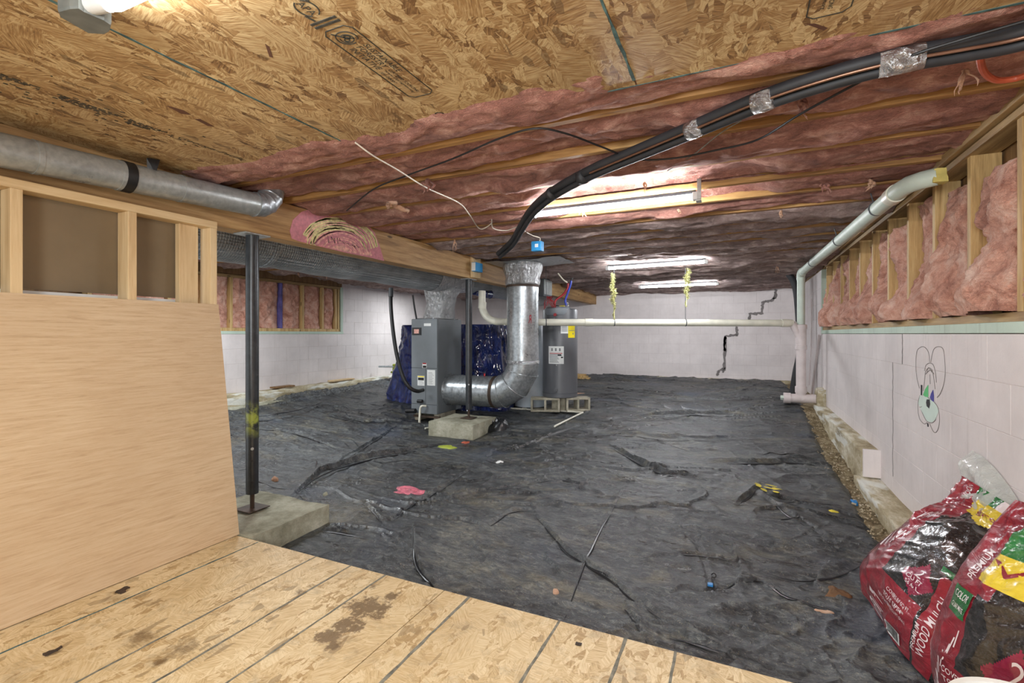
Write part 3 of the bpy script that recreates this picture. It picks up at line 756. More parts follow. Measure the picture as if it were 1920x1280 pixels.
# ---- floor: OSB platform and bare soil
FL = struct('floor')
for x0, x1 in ((-3.6, -2.432), (-2.428, -1.212), (-1.208, .70)):
    MB().box((x0, -2.6, ZP-.018), (x1, 1.86, ZP), bev=.001).build('osb_panel', MT['osb_floor'], FL)
MB().box((-3.6, 1.80, ZP-.15), (.70, 1.838, ZP-.018)).build('rim_joist', MT['joist'], FL)
m = MB()
for x in (-2.0, -1.764, -1.544, -1.08, -.66, -.392, -.21):
    m.ribbon([(x+random.uniform(-.0015, .0015), -.3+.06*i, ZP+.0003) for i in range(37)], .009 if x < -1.2 else .012, (0, 0, 1), .0007, jit=.25)
m.build('marker_line', MT['chalk'], FL)
m = MB().ribbon([(-2.43+random.uniform(-.002, .002), .4+.05*i, ZP+.0003) for i in range(30)], .007, (0, 0, 1), .0008, jit=.5); m.build('painted_panel_edge', MT['teal'], FL)
def ground(x, y):
    g = -1.37+.045*y
    g = g+.13*sstep(-3.6, -5.9, x)
    g = g+.11*sstep(5.5, 7.4, y)*(1-sstep(8.2, 10.5, y))*sstep(-.6, .6, x)
    return g
def gz0(x, y): return float(ground(x, y))
X, Y = np.meshgrid(np.linspace(XL-.1, XR+.05, 90), np.linspace(1.0, YB+.1, 110), indexing='ij')
Z = ground(X, Y)-.035
MB().grid(np.stack([X, Y, Z], -1)).build('soil', MT['soil'], FL, smooth='all')
X, Y = np.meshgrid(np.linspace(.45, XR+.02, 45), np.linspace(1.9, 7.4, 420), indexing='ij')
Z = ground(X, Y)-.02+fbm(X*9, Y*9, 0, 4)*.03+np.clip(fbm(X*55, Y*55, 2, 2), 0, 1)*.018
Z = Z-.05*(1-sstep(.45, .62, X))
MB().grid(np.stack([X, Y, Z], -1)).build('gravel', MT['soil'], FL, smooth='all', kind='stuff')
MT['pebble'] = concrete('pale_pebbles', (120, 104, 78), (172, 156, 126), (216, 206, 182), bump=.3, scale=22)
rg = random.Random(12); m = MB()
for q in range(1100):
    x, y = rg.uniform(.66, .84), 2.2+4.9*rg.random()**1.4; r_ = rg.uniform(.004, .012)
    z = gz0(x, y)-.012+fbm(x*9, y*9, 0, 4)*.03; a = rg.uniform(0, 6.28)
    vs = [(x+r_*rg.uniform(.7, 1.2)*math.cos(a+k_*2.094), y+r_*rg.uniform(.7, 1.3)*math.sin(a+k_*2.094), z) for k_ in range(3)]+[(x+r_*.7*math.cos(a+1.05+k_*2.094), y+r_*.7*math.sin(a+1.05+k_*2.094), z+r_*.8) for k_ in range(3)]
    m.add(vs, [(0, 2, 1), (3, 4, 5), (0, 1, 3), (1, 4, 3), (1, 2, 4), (2, 5, 4), (2, 0, 5), (0, 3, 5)])
m.build('pebble_litter', MT['pebble'], FL, kind='stuff')

# ================================================================== BLACK GROUND SHEET
folds = [([(545, 935), (600, 885), (680, 864), (760, 850), (822, 834)], .045, .05), ([(1145, 838), (1185, 862), (1240, 888), (1320, 905)], .035, .04),
         ([(1000, 960), (1045, 1015), (1075, 1045), (1140, 1085), (1180, 1120), (1290, 1185)], .022, .03), ([(775, 985), (777, 1045), (800, 1085), (822, 1108)], .022, .03),
         ([(1382, 948), (1400, 935), (1422, 914)], .03, .03), ([(1424, 925), (1480, 968), (1535, 1000)], .018, .03), ([(1330, 862), (1400, 868), (1480, 868), (1540, 872)], .03, .04),
         ([(1100, 812), (1200, 818), (1290, 824), (1400, 822)], .02, .05), ([(1120, 790), (1230, 778), (1330, 778), (1400, 782)], .03, .06), ([(615, 880), (700, 828), (742, 800)], .015, .04),
         ([(1050, 1180), (1095, 1060), (1130, 985), (1180, 900)], .008, .02), ([(1160, 1130), (1190, 1165), (1215, 1210)], .016, .025), ([(1255, 1190), (1320, 1212), (1385, 1240)], .02, .025),
         ([(663, 930), (700, 960), (722, 985)], .015, .03), ([(722, 985), (770, 950), (830, 915), (880, 880)], .012, .03), ([(600, 775), (680, 792), (790, 790)], .03, .06), ([(460, 800), (560, 815), (640, 845)], .015, .04),
         ([(1000, 905), (1060, 900), (1100, 925)], .012, .04), ([(900, 1000), (960, 960), (1000, 955)], .012, .05), ([(1200, 1050), (1300, 1040), (1380, 1050)], .010, .05), ([(1430, 1075), (1540, 1085), (1640, 1050)], .012, .05),
         ([(430, 775), (520, 760), (620, 742), (720, 720)], .04, .06), ([(1110, 728), (1200, 735), (1300, 742)], .02, .06), ([(1180, 745), (1300, 752), (1440, 745)], .02, .06), ([(930, 850), (1010, 830), (1080, 800)], .015, .05),
         ([(1320, 1110), (1420, 1090), (1480, 1120), (1600, 1150)], .014, .05), ([(1300, 985), (1330, 1060), (1360, 1180)], .006, .015), ([(600, 995), (640, 1000), (690, 1010)], .02, .03)]
nx, ny = 800, 760
tt = np.linspace(0, 1, ny); ys = 1.70+(YB-.06-1.70)*tt**1.45
xs = np.linspace(-5.98, .74, nx)
X, Y = np.meshgrid(xs, ys, indexing='ij')
edge = sstep(.3, .78, X)
X = X+edge*(fbm(Y*1.3, 3.3, 0, 3)*.05)+edge*.03*(sstep(3.5, 6, Y))-edge*.14*sstep(2.6, 1.9, Y)
G = ground(X, Y)
wx, wy = X+fbm(X*.8, Y*.8, 1, 3)*.35, Y+fbm(X*.8, Y*.8, 5, 3)*.35
n1 = fbm(wx*1.1, wy*1.6, 2, 4); n2 = ridged(wx*1.5, wy*3.6, 4, 4); n3 = ridged(wx*5.0+wy*1.5, wy*8-wx*1.3, 6, 3)
def crease(a, b, sd, p=9): return (1-np.abs(fbm(a, b, sd, 2))*1.3).clip(0, 1)**p
cmask = np.clip(fbm(X*.9, Y*.9, 11, 2)*1.6+.5, 0, 1)
c1 = crease(wx*.75+wy*.5, wy*1.25-wx*.2, 21, 14); c2 = crease(wx*1.6-wy*.6, wy*3.2+wx*.5, 27, 9); c3 = crease(wx*3.1+wy*1.1, wy*4.2-wx*1.7, 33, 7)
Z = G+n1*.020+n2*.016+n3*.007+fbm(X*22, Y*22, 3, 2)*.0025+c1*.022*cmask+c2*.016*(1-cmask*.5)+c3*.009
def saw(q, p=5): f = q-np.floor(q); return f**p
sm1 = sstep(-.05, .25, fbm(X*.7, Y*.8, 41, 2)); sm2 = sstep(0, .3, fbm(X*1.1, Y*1.2, 47, 2)); sm3 = sstep(.0, .3, fbm(X*.9, Y*1.0, 53, 2))
Z = Z+.018*saw(fbm(wx*.45, wy*1.1, 43, 3)*5)*sm1+.008*saw(fbm(wx*1.0+wy*.8, wy*1.0-wx*.5, 49, 3)*4, 7)*sm2+.010*saw(fbm(wx*1.6, wy*3.6, 57, 3)*4, 4)*sm3
for pl, hgt, wd in folds:
    P = [onZ(a, b, -1.2) for a, b in pl]
    # refine to the true ground height under each pixel
    for q, (a, b) in enumerate(pl):
        for _ in range(4): P[q] = onZ(a, b, float(ground(P[q].x, P[q].y)))
    best = np.full(X.shape, 9.0); side = np.zeros(X.shape); ts = np.zeros(X.shape)
    for j in range(len(P)-1):
        ax, ay, bx, by = P[j].x, P[j].y, P[j+1].x, P[j+1].y
        dx, dy = bx-ax, by-ay; L2 = dx*dx+dy*dy
        t = np.clip(((X-ax)*dx+(Y-ay)*dy)/L2, 0, 1); d = np.hypot(X-ax-t*dx, Y-ay-t*dy)
        sd = np.sign((X-ax)*dy-(Y-ay)*dx); m_ = d < best
        best = np.where(m_, d, best); side = np.where(m_, sd, side); ts = np.where(m_, (j+t)/(len(P)-1), ts)
    taper = np.clip(np.sin(PI*np.clip(ts, .02, .98)), 0, 1)**.5
    fw = np.where(side > 0, wd*.16, wd*1.6)
    Z = Z+1.25*hgt*taper*np.exp(-(best/fw)**1.3)
# lie flat round the pads and feet
for (cx, cy, hx, hy) in ((-2.85, 2.15, .34, .30), (-2.95, 4.95, .31, .31), (-3.70, 5.5, .25, .34), (-2.3, 6.5, .30, .25)):
    d = np.maximum(np.abs(X-cx)-hx, np.abs(Y-cy)-hy); k_ = 1-sstep(0, .12, d); Z = Z*(1-k_)+(G-.01)*k_
Z = Z-.06*sstep(.68, .78, X)
Z = np.where(X < -5.85, Z+.02, Z)
# a lifted lip at the left footing
Z = Z+.05*sstep(-5.75, -5.97, X)*(.5+.5*fbm(Y*1.5, 2, 2, 2))
me = bpy.data.meshes.new('ground_sheet')
co = np.stack([X, Y, Z], -1).reshape(-1, 3).astype(np.float32)
ii, jj = np.meshgrid(np.arange(nx-1), np.arange(ny-1), indexing='ij'); a = (ii*ny+jj).ravel()
q = np.stack([a, a+ny, a+ny+1, a+1], -1).astype(np.int32)
me.vertices.add(len(co)); me.vertices.foreach_set('co', co.ravel())
me.loops.add(q.size); me.loops.foreach_set('vertex_index', q.ravel())
me.polygons.add(len(q)); me.polygons.foreach_set('loop_start', np.arange(0, q.size, 4, dtype=np.int32)); me.polygons.foreach_set('loop_total', np.full(len(q), 4, dtype=np.int32))
me.update(calc_edges=True); me.polygons.foreach_set('use_smooth', [True]*len(q)); me.materials.append(MT['film'])
sh = bpy.data.objects.new('ground_sheet', me); C.objects.link(sh)
sh['label'] = 'dusty black plastic sheet covering the whole crawlspace ground'; sh['category'] = 'plastic sheet'
def gz(x, y): return float(ground(x, y))
def onG(px, py, dz=0.0):
    p = onZ(px, py, -1.2)
    for _ in range(6): p = onZ(px, py, gz(p.x, p.y)+dz)
    return p
_Z = Z
def sheet_z(x, y):
    i = int(np.argmin(np.abs(xs-x))); j = int(np.argmin(np.abs(ys-y))); return float(_Z[i, j])
def onS(px, py, dz=.004):
    # point where the pixel's ray meets the sheet itself
    p = onG(px, py)
    for _ in range(5): p = onZ(px, py, sheet_z(p.x, p.y)+dz)
    return p

# black tubes along the sheet's folds, fold shade put into their colour
def fold_shade(pts, r):
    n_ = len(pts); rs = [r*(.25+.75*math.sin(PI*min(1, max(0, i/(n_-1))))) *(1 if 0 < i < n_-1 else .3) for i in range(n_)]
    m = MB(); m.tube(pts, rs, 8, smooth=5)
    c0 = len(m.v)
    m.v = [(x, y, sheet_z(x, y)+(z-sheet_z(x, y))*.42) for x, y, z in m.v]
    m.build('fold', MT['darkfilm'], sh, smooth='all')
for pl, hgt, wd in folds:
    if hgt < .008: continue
    fold_shade([onS(a, b, .004) for a, b in pl], .005+hgt*.18)
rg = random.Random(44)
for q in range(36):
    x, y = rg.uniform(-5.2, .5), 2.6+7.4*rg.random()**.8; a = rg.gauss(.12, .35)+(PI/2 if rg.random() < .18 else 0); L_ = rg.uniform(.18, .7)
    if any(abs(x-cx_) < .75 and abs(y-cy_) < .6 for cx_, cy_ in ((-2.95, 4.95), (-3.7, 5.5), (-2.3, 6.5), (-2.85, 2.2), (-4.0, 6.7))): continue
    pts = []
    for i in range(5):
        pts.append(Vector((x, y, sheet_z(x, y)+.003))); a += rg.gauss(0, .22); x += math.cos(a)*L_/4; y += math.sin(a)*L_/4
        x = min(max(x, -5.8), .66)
    fold_shade(pts, rg.uniform(.004, .009))

# ================================================================== GIRDER AND POSTS
gi = thing('girder', 'long doubled timber girder carrying the joists on steel posts', 'beam', (-2.93, 5, .65))
MB().box((-3.0, -2.6, .655), (-2.935, 10.6, ZC), bev=.003).build('plank', MT['girder'], gi)
for a, b in ((-2.6, .62), (.622, 2.62), (2.622, 6.4), (6.402, 10.6)):
    MB().box((-2.933, a, .655), (-2.862, b, ZC), bev=.003).build('plank', MT['girder'], gi)
m = MB(); 
def gp(px, py): return onX(px, py, -2.861)
op = [(543, 433), (549, 412), (565, 397), (590, 389), (625, 388), (655, 398), (685, 415), (702, 436), (712, 462), (720, 488)]
low = [(720, 489), (690, 482), (650, 474), (600, 462), (560, 452), (547, 447)]
m.poly([gp(*p) for p in op+low], (1, 0, 0), .0012); m.build('chalk_patch', MT['crayonpink'], gi)
m = MB(); inner = [(572, 450), (580, 430), (600, 415), (630, 410), (660, 422), (682, 443), (698, 480), (650, 472), (600, 460)]
m.poly([gp(*p) for p in inner], (1, 0, 0), .002); m.build('chalk_patch', MT['crayonpale'], gi)
m = MB()
for q in range(16):
    f = .62+.40*random.random()**1.2; pts = []
    for i in range(14):
        a = PI*(.02+.93*i/13); jx, jy = random.uniform(-1.2, 1.2), random.uniform(-1.2, 1.2)
        pts.append(gp(634-72*f*math.cos(a)+jx+f*3, 465-62*f*math.sin(a)**.8*1.0+14*(i/13)+jy-2))
    pts = [p for p in pts if p.z > .658]
    if len(pts) > 3: m.ribbon(pts, random.uniform(.004, .011), (1, 0, 0), .003, jit=.3)
m.build('chalk_arc', MT['crayonyellow'], gi)
m = MB()
for q in range(12):
    f = .25+.62*random.random(); pts = []
    for i in range(12):
        a = PI*(.03+.9*i/11); pts.append(gp(640-72*f*math.cos(a)+random.uniform(-1, 1), 472-58*f*math.sin(a)+10*(i/11)+random.uniform(-1, 1)))
    pts = [p for p in pts if p.z > .658]
    if len(pts) > 3: m.ribbon(pts, random.uniform(.004, .010), (1, 0, 0), .0035, jit=.3)
m.build('chalk_arc', MT['crayonpink'], gi)
m = MB()
for px0, py0, px1, py1 in ((614, 442, 616, 455), (620, 444, 622, 450), (626, 446, 627, 456), (632, 445, 633, 457), (620, 443, 628, 455), (636, 446, 637, 452), (606, 440, 609, 442)):
    m.ribbon([gp(px0, py0), gp(px1, py1)], .004, (1, 0, 0), .004)
for i in range(12): m.ribbon([gp(640+3*i, 453+.8*i+random.uniform(-2, 2)), gp(642+3*i, 455+.8*i+random.uniform(-2, 2))], .004, (1, 0, 0), .004)
m.build('scribble', MT['ink'], gi)

def pad(name, lab, lo, hi, seed):
    o = rough_box(MB(), lo, hi, .05, .010, seed, 9).build(name, MT['pad'], smooth=True); o['label'] = lab; o['category'] = 'concrete pad'; return o
pad('concrete_pad', 'stained concrete pad beside the OSB floor edge under the near post', (-3.2, 1.87, -1.36), (-2.51, 2.44, -1.152), 2)
pad('concrete_pad', 'grey concrete pad lying crooked under the post by the air handler', (-3.25, 4.66, -1.30), (-2.66, 5.25, -1.005), 6)
def post(loc, zb, lab, nut):
    t = thing('support_post', lab, 'post', (loc[0], loc[1], zb))
    x, y = loc
    MB().lathe([(.0375, zb+.10), (.0375, zb+.46), (.0395, zb+.46), (.0395, .652)], (x, y, 0), 28).build('tube', MT['post'], t, smooth=True)
    MB().tube([(x, y, zb+.004), (x, y, zb+.12)], .014, 12).build('screw_jack', MT['rust'], t, smooth=True)
    MB().box((x-.075, y-.075, zb), (x+.075, y+.075, zb+.006), bev=.001).build('base_plate', MT['rust'], t)
    MB().box((x-.06, y-.09, .645), (x+.06, y+.09, .654), bev=.001).build('top_plate', MT['galvdirty'], t)
    v = Vector((-x, -y, 0)).normalized()
    for z in (zb+.18, zb+.32):
        p = Vector((x, y, z))+v*.0375
        MB().tube([p-v*.002, p+v*.001], .008, 10).build('pin_hole', MT['black'], t)
    p = Vector((x, y, zb+.40))+v*.036
    MB().tube([p, p+v*.012], .010, 6).build('pin', MT['galv'], t)
post((-2.90, 2.165), -1.1455, 'tall black steel post on the pad by the plywood sheet, yellow paint smear', True)
post((-2.92, 5.02), -.9985, 'slim black steel post between the air handler and round duct', True)

# ================================================================== STUD WALL AND PLYWOOD
sw = thing('stud_wall', 'new pine stud wall frame standing under the girder', 'stud wall', (-2.80, .5, ZP))
MB().box((-2.845, -2.5, .612), (-2.752, .76, .652), bev=.003).build('top_plate', MT['newplate'], sw)
MB().box((-2.845, .765, .612), (-2.752, 1.832, .652), bev=.003).build('top_plate', MT['newplate'], sw)
MB().box((-2.845, -2.5, ZP), (-2.752, 1.832, ZP+.04), bev=.003).build('bottom_plate', MT['newplate'], sw)
for y in (-1.25, -.8, -.35, .10, .53, .945, 1.375, 1.79):
    MB().box((-2.845, y, ZP+.04), (-2.752, y+.04, .612), bev=.003).build('stud', MT['newstud'], sw)
MB().box((-2.835, 1.645, ZP+.04), (-2.795, 1.748, .612), bev=.003).build('stud', MT['newstud'], sw)
MB().box((-2.862, -2.5, .20), (-2.850, 1.70, .655)).build('backing_board', MT['hardboard'], sw)
MB().box((-2.862, -2.5, ZP), (-2.850, 1.70, .192)).build('backing_board', MT['label'], sw)
pw = thing('plywood_sheet', 'large smooth plywood sheet leaning against the pine stud wall', 'plywood', (-2.62, .4, ZP))
x0, x1, zt = -2.615, -2.748, .172; y0, y1 = -1.1, 1.87
nv = Vector((zt-ZP, 0, x0-x1)).normalized()
A = Vector((x0, y1, ZP+.004)); B = Vector((x1, y1-.035, zt)); A0 = Vector((x0, y0, ZP+.004)); B0 = Vector((x1, y0, zt)); tk = -nv*.012
MB().add([A, B, B0, A0], [(0, 1, 2, 3)]).build('face_veneer', MT['ply'], pw)
MB().add([A, B, B0, A0, A+tk, B+tk, B0+tk, A0+tk], [(4, 7, 6, 5), (0, 4, 5, 1), (1, 5, 6, 2), (2, 6, 7, 3), (3, 7, 4, 0)]).build('core', MT['plyedge'], pw)

# ================================================================== LIGHTS
def tube_light(label, p0, p1, strap=True, zt=.90):
    p0, p1 = Vector(p0), Vector(p1); mid = (p0+p1)/2
    t = thing('tube_light', label, 'tube light', (mid.x, mid.y, mid.z), 'lit tubes under the joists')
    d = (p1-p0).normalized(); up = Vector((0, 0, 1))
    M = Matrix.Translation(mid) @ d.to_track_quat('X', 'Z').to_matrix().to_4x4(); L = (p1-p0).length/2
    MB().box((-L, -.009, .020), (L, .009, .044), M=M, bev=.003).build('housing', MT['darkgrey'], t)
    MB().tube([p0+d*.02, p1-d*.02], .0135, 14).build('tube', MT['lit'], t, smooth=True)
    for e in (-1, 1):
        MB().box((e*L-.02, -.022, -.020), (e*L+.02, .022, .030), M=M, bev=.004).build('end_cap', MT['lamp'], t)
    if strap:
        c = p1+d*.02
        MB().box((c.x-.012, c.y-.03, mid.z-.02), (c.x+.012, c.y-.022, zt+.05), bev=.001).box((c.x-.02, c.y-.03, mid.z-.03), (c.x+.012, c.y+.03, mid.z-.022), bev=.001).build('strap', MT['galvdirty'], t)
    return t
tube_light('nearest long lit tube under the joists, crossed by the black hose', (-1.335, 3.20, .846), (-.243, 3.20, .846))
tube_light('middle lit tube, above the gold tinsel strands', (-1.49, 5.99, .815), (-.35, 6.05, .835), False)
tube_light('farthest short-looking lit tube near the cracked back wall', (-1.53, 8.40, .795), (-.318, 8.40, .80), False)
# fixture over the work area, lamp end at the top of the frame
t = thing('ceiling_fixture', 'galvanised fixture with a clear lit lamp on the board ceiling, top left', 'light fixture', (-1.55, .72, .895))
out = [(108, 22), (112, 32), (150, 54), (166, 63), (196, 65), (206, 60), (209, 47), (196, 38), (158, 22), (147, 15), (130, 16)]
z0, z1 = .835, .893
lo = [onZ(a, b, z0) for a, b in out]; n = len(lo); cen = sum(lo, Vector())/n
vs = [cen+(p-cen)*.96 for p in lo]+[p+Vector((0, 0, .006)) for p in lo]+[Vector((p.x, p.y, z1)) for p in lo]
fs = [tuple(range(n))]+[(i, (i+1) % n, (i+1) % n+n, i+n) for i in range(n)]+[(i+n, (i+1) % n+n, (i+1) % n+2*n, i+2*n) for i in range(n)]+[tuple(range(3*n-1, 2*n-1, -1))]
MB().add(vs, fs).build('junction_pan', galv('dull_pan_steel', (96, 100, 98), (120, 124, 120), .5, 8, .1, .3), t)
a = onZ(205, 14, .845)
MB().tube([(a.x-.10, a.y-.02, .86), (a.x-.01, a.y, .86)], .022, 16).build('lamp_socket', MT['lamp'], t, smooth=True)
MB().tube([(a.x-.01, a.y, .86), (a.x+.02, a.y+.002, .86), (a.x+.5, a.y+.01, .86)], [.020, .026, .026], 20).build('lit_lamp', MT['lit2'], t, smooth=True)
MB().box((a.x-.12, a.y-.035, .888), (a.x+.55, a.y+.035, .897), bev=.002).build('backplate', MT['galvdirty'], t)
MB().poly([onZ(88, 12, .894), onZ(112, 26, .894), onZ(113, 34, .894), onZ(90, 18, .894)], (0, 0, -1), .003).build('mounting_tab', MT['newstud'], t)

# ================================================================== DUCTS
t = thing('metal_duct_pipe', 'thin galvanised duct pipe running along the girder with black strap', 'duct', (-2.72, .3, .75))
pa, pb = onX(-420, 200, -2.745), None
P = [Vector((-2.745, y, .735+.0345*(y+0)*1.0+.0)) for y in (-1.2, 0, .91, 1.5)]
z_at = lambda y: .755+(y-.91)*.047
P = [Vector((-2.745, y, z_at(y))) for y in np.linspace(-1.5, 2.08, 26)]
m = MB(); m.tube(P, .071, 32, cap=False)
for y in (.55, 1.02, 1.33, 1.62): m.tube([(-2.745, y-.01, z_at(y-.01)), (-2.745, y+.01, z_at(y+.01))], .0735, 32, cap=True)
m.build('duct_run', MT['galvdirty'], t, smooth=True)
ce = Vector((-2.745, 2.12, z_at(2.12)))
pts = []; rr_ = []
for i in range(22):
    a = (PI/2)*i/21
    pts.append(Vector((-2.745, 2.06+.13*math.sin(a), z_at(2.06)+.13-.13*math.cos(a)))); rr_.append(.073+(.004 if i % 5 == 0 else 0))
MB().tube(pts+[pts[-1]+Vector((0, 0, .04))], rr_+[.073], 32, cap=True).build('elbow', MT['galv'], t, smooth=True)
y = 1.36
MB().tube([(-2.745, y-.022, z_at(y)), (-2.745, y+.022, z_at(y))], .0755, 32, cap=True).build('black_strap', MT['black'], t, smooth=True)
MB().add([onX(275, 296, -2.70), onX(300, 300, -2.70), onX(292, 326, -2.70), onX(276, 320, -2.72), onX(277, 296, -2.74), onX(296, 303, -2.74), onX(290, 330, -2.75), onX(275, 318, -2.75)], [(0, 1, 2, 3), (4, 7, 6, 5), (0, 4, 5, 1), (1, 5, 6, 2), (2, 6, 7, 3), (3, 7, 4, 0)]).build('strap_end', MT['black'], t)

t = thing('wrapped_duct', 'large foil-wrapped duct slung behind the girder', 'duct', (-3.5, 3.5, .74))
P = [Vector((-3.52, y_, .745+.006*math.sin(y_*5))) for y_ in np.linspace(.2, 5.1, 50)]
MB().tube(P, [.20+.003*math.sin(i*1.9) for i in range(50)], 40, cap=False).build('foil_sleeve', MT['wrap'], t, smooth=True)
for y_ in (2.72, 4.75): MB().tube([(-3.52, y_-.025, .745), (-3.52, y_+.025, .745)], .2045, 40).build('tape_band', MT['wrap'], t, smooth=True)
P = [Vector((-3.52, y_, .745)) for y_ in (5.08, 5.3, 5.5, 5.8, 5.95)]
MB().tube(P, [.202, .205, .20, .18, .158], 36, cap=False).build('branch_sleeve', MT['foil'], t, smooth=True)
MB().tube([(-3.52, 5.93, .74), (-3.50, 8.8, .70)], .155, 32, cap=False).build('far_sleeve', MT['wrap'], t, smooth=True)
MB().tube([(-3.46, 6.1, .60), (-3.42, 6.5, .60)], [.04, .07], 16).build('blue_sleeve', MT['tarp'], t, smooth=True)

# air handler
AX0, AX1, AY0, AY1, AZ0, AZ1 = -3.895, -3.487, 5.20, 5.79, -1.027, .197
t = thing('air_handler', 'upright grey metal air handler cabinet with labels on its front', 'air handler', ((AX0+AX1)/2, 5.5, AZ0))
MB().box((AX0, AY0+.012, AZ0), (AX1, AY1, AZ1), bev=.006).build('cabinet', MT['unit'], t)
MB().box((AX0+.004, AY0, -.44), (AX1-.004, AY0+.014, AZ1-.004), bev=.003).build('upper_panel', MT['unit'], t)
MB().box((AX0+.004, AY0, AZ0+.12), (AX0+.225, AY0+.014, -.446), bev=.003).box((AX0+.229, AY0, AZ0+.12), (AX1-.004, AY0+.014, -.446), bev=.003).build('lower_panel', MT['unit'], t)
MB().box((AX0+.004, AY0-.002, AZ0), (AX1-.004, AY0+.014, AZ0+.115), bev=.003).build('base_panel', MT['unit'], t)
def onF(px, py): return onY(px, py, AY0-.001)
def quad(mb, a, b, c, d, nrm, tt_=.001): mb.poly([a, b, c, d], nrm, tt_)
def frect(x0_, y0_, x1_, y1_, mat, nm, tt_=.0015, par=None, yy=None):
    Yp = AY0 if yy is None else yy
    a, b = onY(x0_, y0_, Yp), onY(x1_, y1_, Yp)
    return MB().box((min(a.x, b.x), Yp-tt_, min(a.z, b.z)), (max(a.x, b.x), Yp+.0005, max(a.z, b.z))).build(nm, mat, par or t)
o = frect(773, 614, 790, 628, MT['black'], 'control_window', .006); o['label'] = 'small black control window'
frect(777, 617, 786, 625, MT['crayonpale'], 'window_dial', .008)
frect(795, 606, 808, 611, MT['label'], 'label'); frect(792, 680, 800, 690, MT['label'], 'label'); frect(783, 704, 796, 723, MT['label'], 'label'); frect(801, 693, 816, 723, MT['label'], 'label')
frect(792.5, 680, 799.5, 682.5, MT['red'], 'label_print', .0025); frect(793, 685, 799.5, 689.5, MT['ink'], 'label_print', .0025)
frect(783.5, 704.5, 795.5, 707, MT['yellow'], 'label_print', .0025); frect(784, 707.5, 795, 713, MT['ink'], 'label_print', .0025)
m = MB()
for i in range(9):
    a, b = onY(803, 698+i*2.6, AY0), onY(803+random.uniform(7, 11.5), 699+i*2.6, AY0); m.box((a.x, AY0-.0025, b.z), (b.x, AY0-.0012, a.z))
m.build('label_print', MT['greyink'], t, kind='stuff'); m = MB()
for i in range(4):
    a, b = onY(785, 714.5+i*2, AY0), onY(785+random.uniform(6, 10), 715.3+i*2, AY0); m.box((a.x, AY0-.0025, b.z), (b.x, AY0-.0012, a.z))
m.build('label_print', MT['greyink'], t, kind='stuff')
for dx in (0, .30):
    MB().box((AX0+.02+dx, AY0+.05, -1.13), (AX0+.10+dx, AY0+.45, AZ0-.001), bev=.004).build('support_block', MT['cblock'], t)
MB().box((AX0+.02, AY0+.02, -1.085), (AX1+.02, AY0+.05, AZ0-.03), bev=.003).build('drain_pan', MT['rust'], t)
# crinkled foil boot up to the duct
def loft(rings, mb): return mb.grid(np.array([[tuple(p) for p in r] for r in rings]).transpose(1, 0, 2), close_u=True)
rings = []
N = 48
for i in range(26):
    s_ = i/25; z = AZ1+s_*(.60-AZ1)
    for_r = []
    for k_ in range(N):
        a = 2*PI*k_/N; c_, q_ = math.cos(a), math.sin(a)
        ex = 4-1.2*s_; den = (abs(c_)**ex+abs(q_)**ex)**(1/ex)
        hw = .165-.03*math.sin(PI*s_*.9)+.05*s_**2; hd = .20-.02*s_+.10*s_**3
        jx = float(fbm(a*3, z*14, 2, 3))*.018
        for_r.append((-3.64+.06*s_+(hw+jx)*c_/den, 5.46+(hd+jx)*q_/den, z))
    rings.append(for_r)
loft(rings, MB()).build('foil_boot', MT['foil'], t, smooth='all')
m = MB(); m.box((AX0+.06, AY0+.05, AZ1), (AX1-.02, AY1-.05, AZ1+.012), bev=.002); m.build('boot_flange', MT['tape'], t)
t2 = thing('refrigerant_hose', 'thick black insulated hose looping down into the air handler', 'hose', (-4.1, 5.0, .3))
MB().tube([atD(733, 545, 6.15), atD(733, 575, 6.1), atD(737, 620, 6.05), atD(744, 665, 6.02), atD(755, 705, 6.0), atD(768, 726, 6.0), atD(782, 733, 6.05), atD(793, 731, 6.18)], .024, 14, smooth=6).build('sleeve', MT['black'], t2, smooth=True)
MB().tube([atD(733, 540, 6.15), atD(733, 556, 6.13)], .030, 14).build('collar', MT['darkgrey'], t2, smooth=True)
MB().tube([atD(774, 553, 6.5), atD(777, 575, 6.5), atD(781, 598, 6.5)], .012, 10, smooth=4).build('thin_line', MT['black'], t2, smooth=True)
# condensate drain at the foot of the unit
t2 = thing('condensate_trap', 'short white drain elbow with black cap at the air handler foot', 'drain pipe', (-3.95, 5.1, -1.1))
a = onY(790, 764, 5.14)
MB().tube([onY(799, 761, 5.18), onY(791, 761, 5.14), onY(788, 766, 5.14), onY(787, 780, 5.14), onY(786, 799, 5.14)], .014, 12, smooth=4).build('elbow_pipe', MT['pvc'], t2, smooth=True)
MB().tube([onY(783, 752, 5.17), onY(792, 752, 5.17)], .022, 14).build('cap', MT['black'], t2, smooth=True)
MB().tube([onY(762, 770, 5.16), onY(779, 770, 5.16)], .030, 14).build('pipe_stub', MT['black'], t2, smooth=True)
t2 = MB().tube([onG(797, 803, .03), onG(830, 796, .03)], .010, 10).build('pipe_offcut', MT['pvc'], smooth=True); t2['label'] = 'short white pipe lying left of the post pad'; t2['category'] = 'pipe'

# big round duct: horizontal leg, elbow, riser
t = thing('round_return_duct', 'big shiny galvanised duct, horizontal leg turning up to the ceiling', 'duct', (-2.9, 5.5, -.73))
DZ, DY, DX, R = -.735, 5.50, -2.43, .196
pts = [Vector((x, DY, DZ)) for x in np.linspace(-3.486, -2.78, 24)]
m = MB().tube(pts, [R+(.005 if i in (2, 6, 9, 12, 15) else 0)+(.012 if i == 0 else 0) for i in range(24)], 48, cap=True); m.build('horizontal_leg', MT['galv'], t, smooth=True)
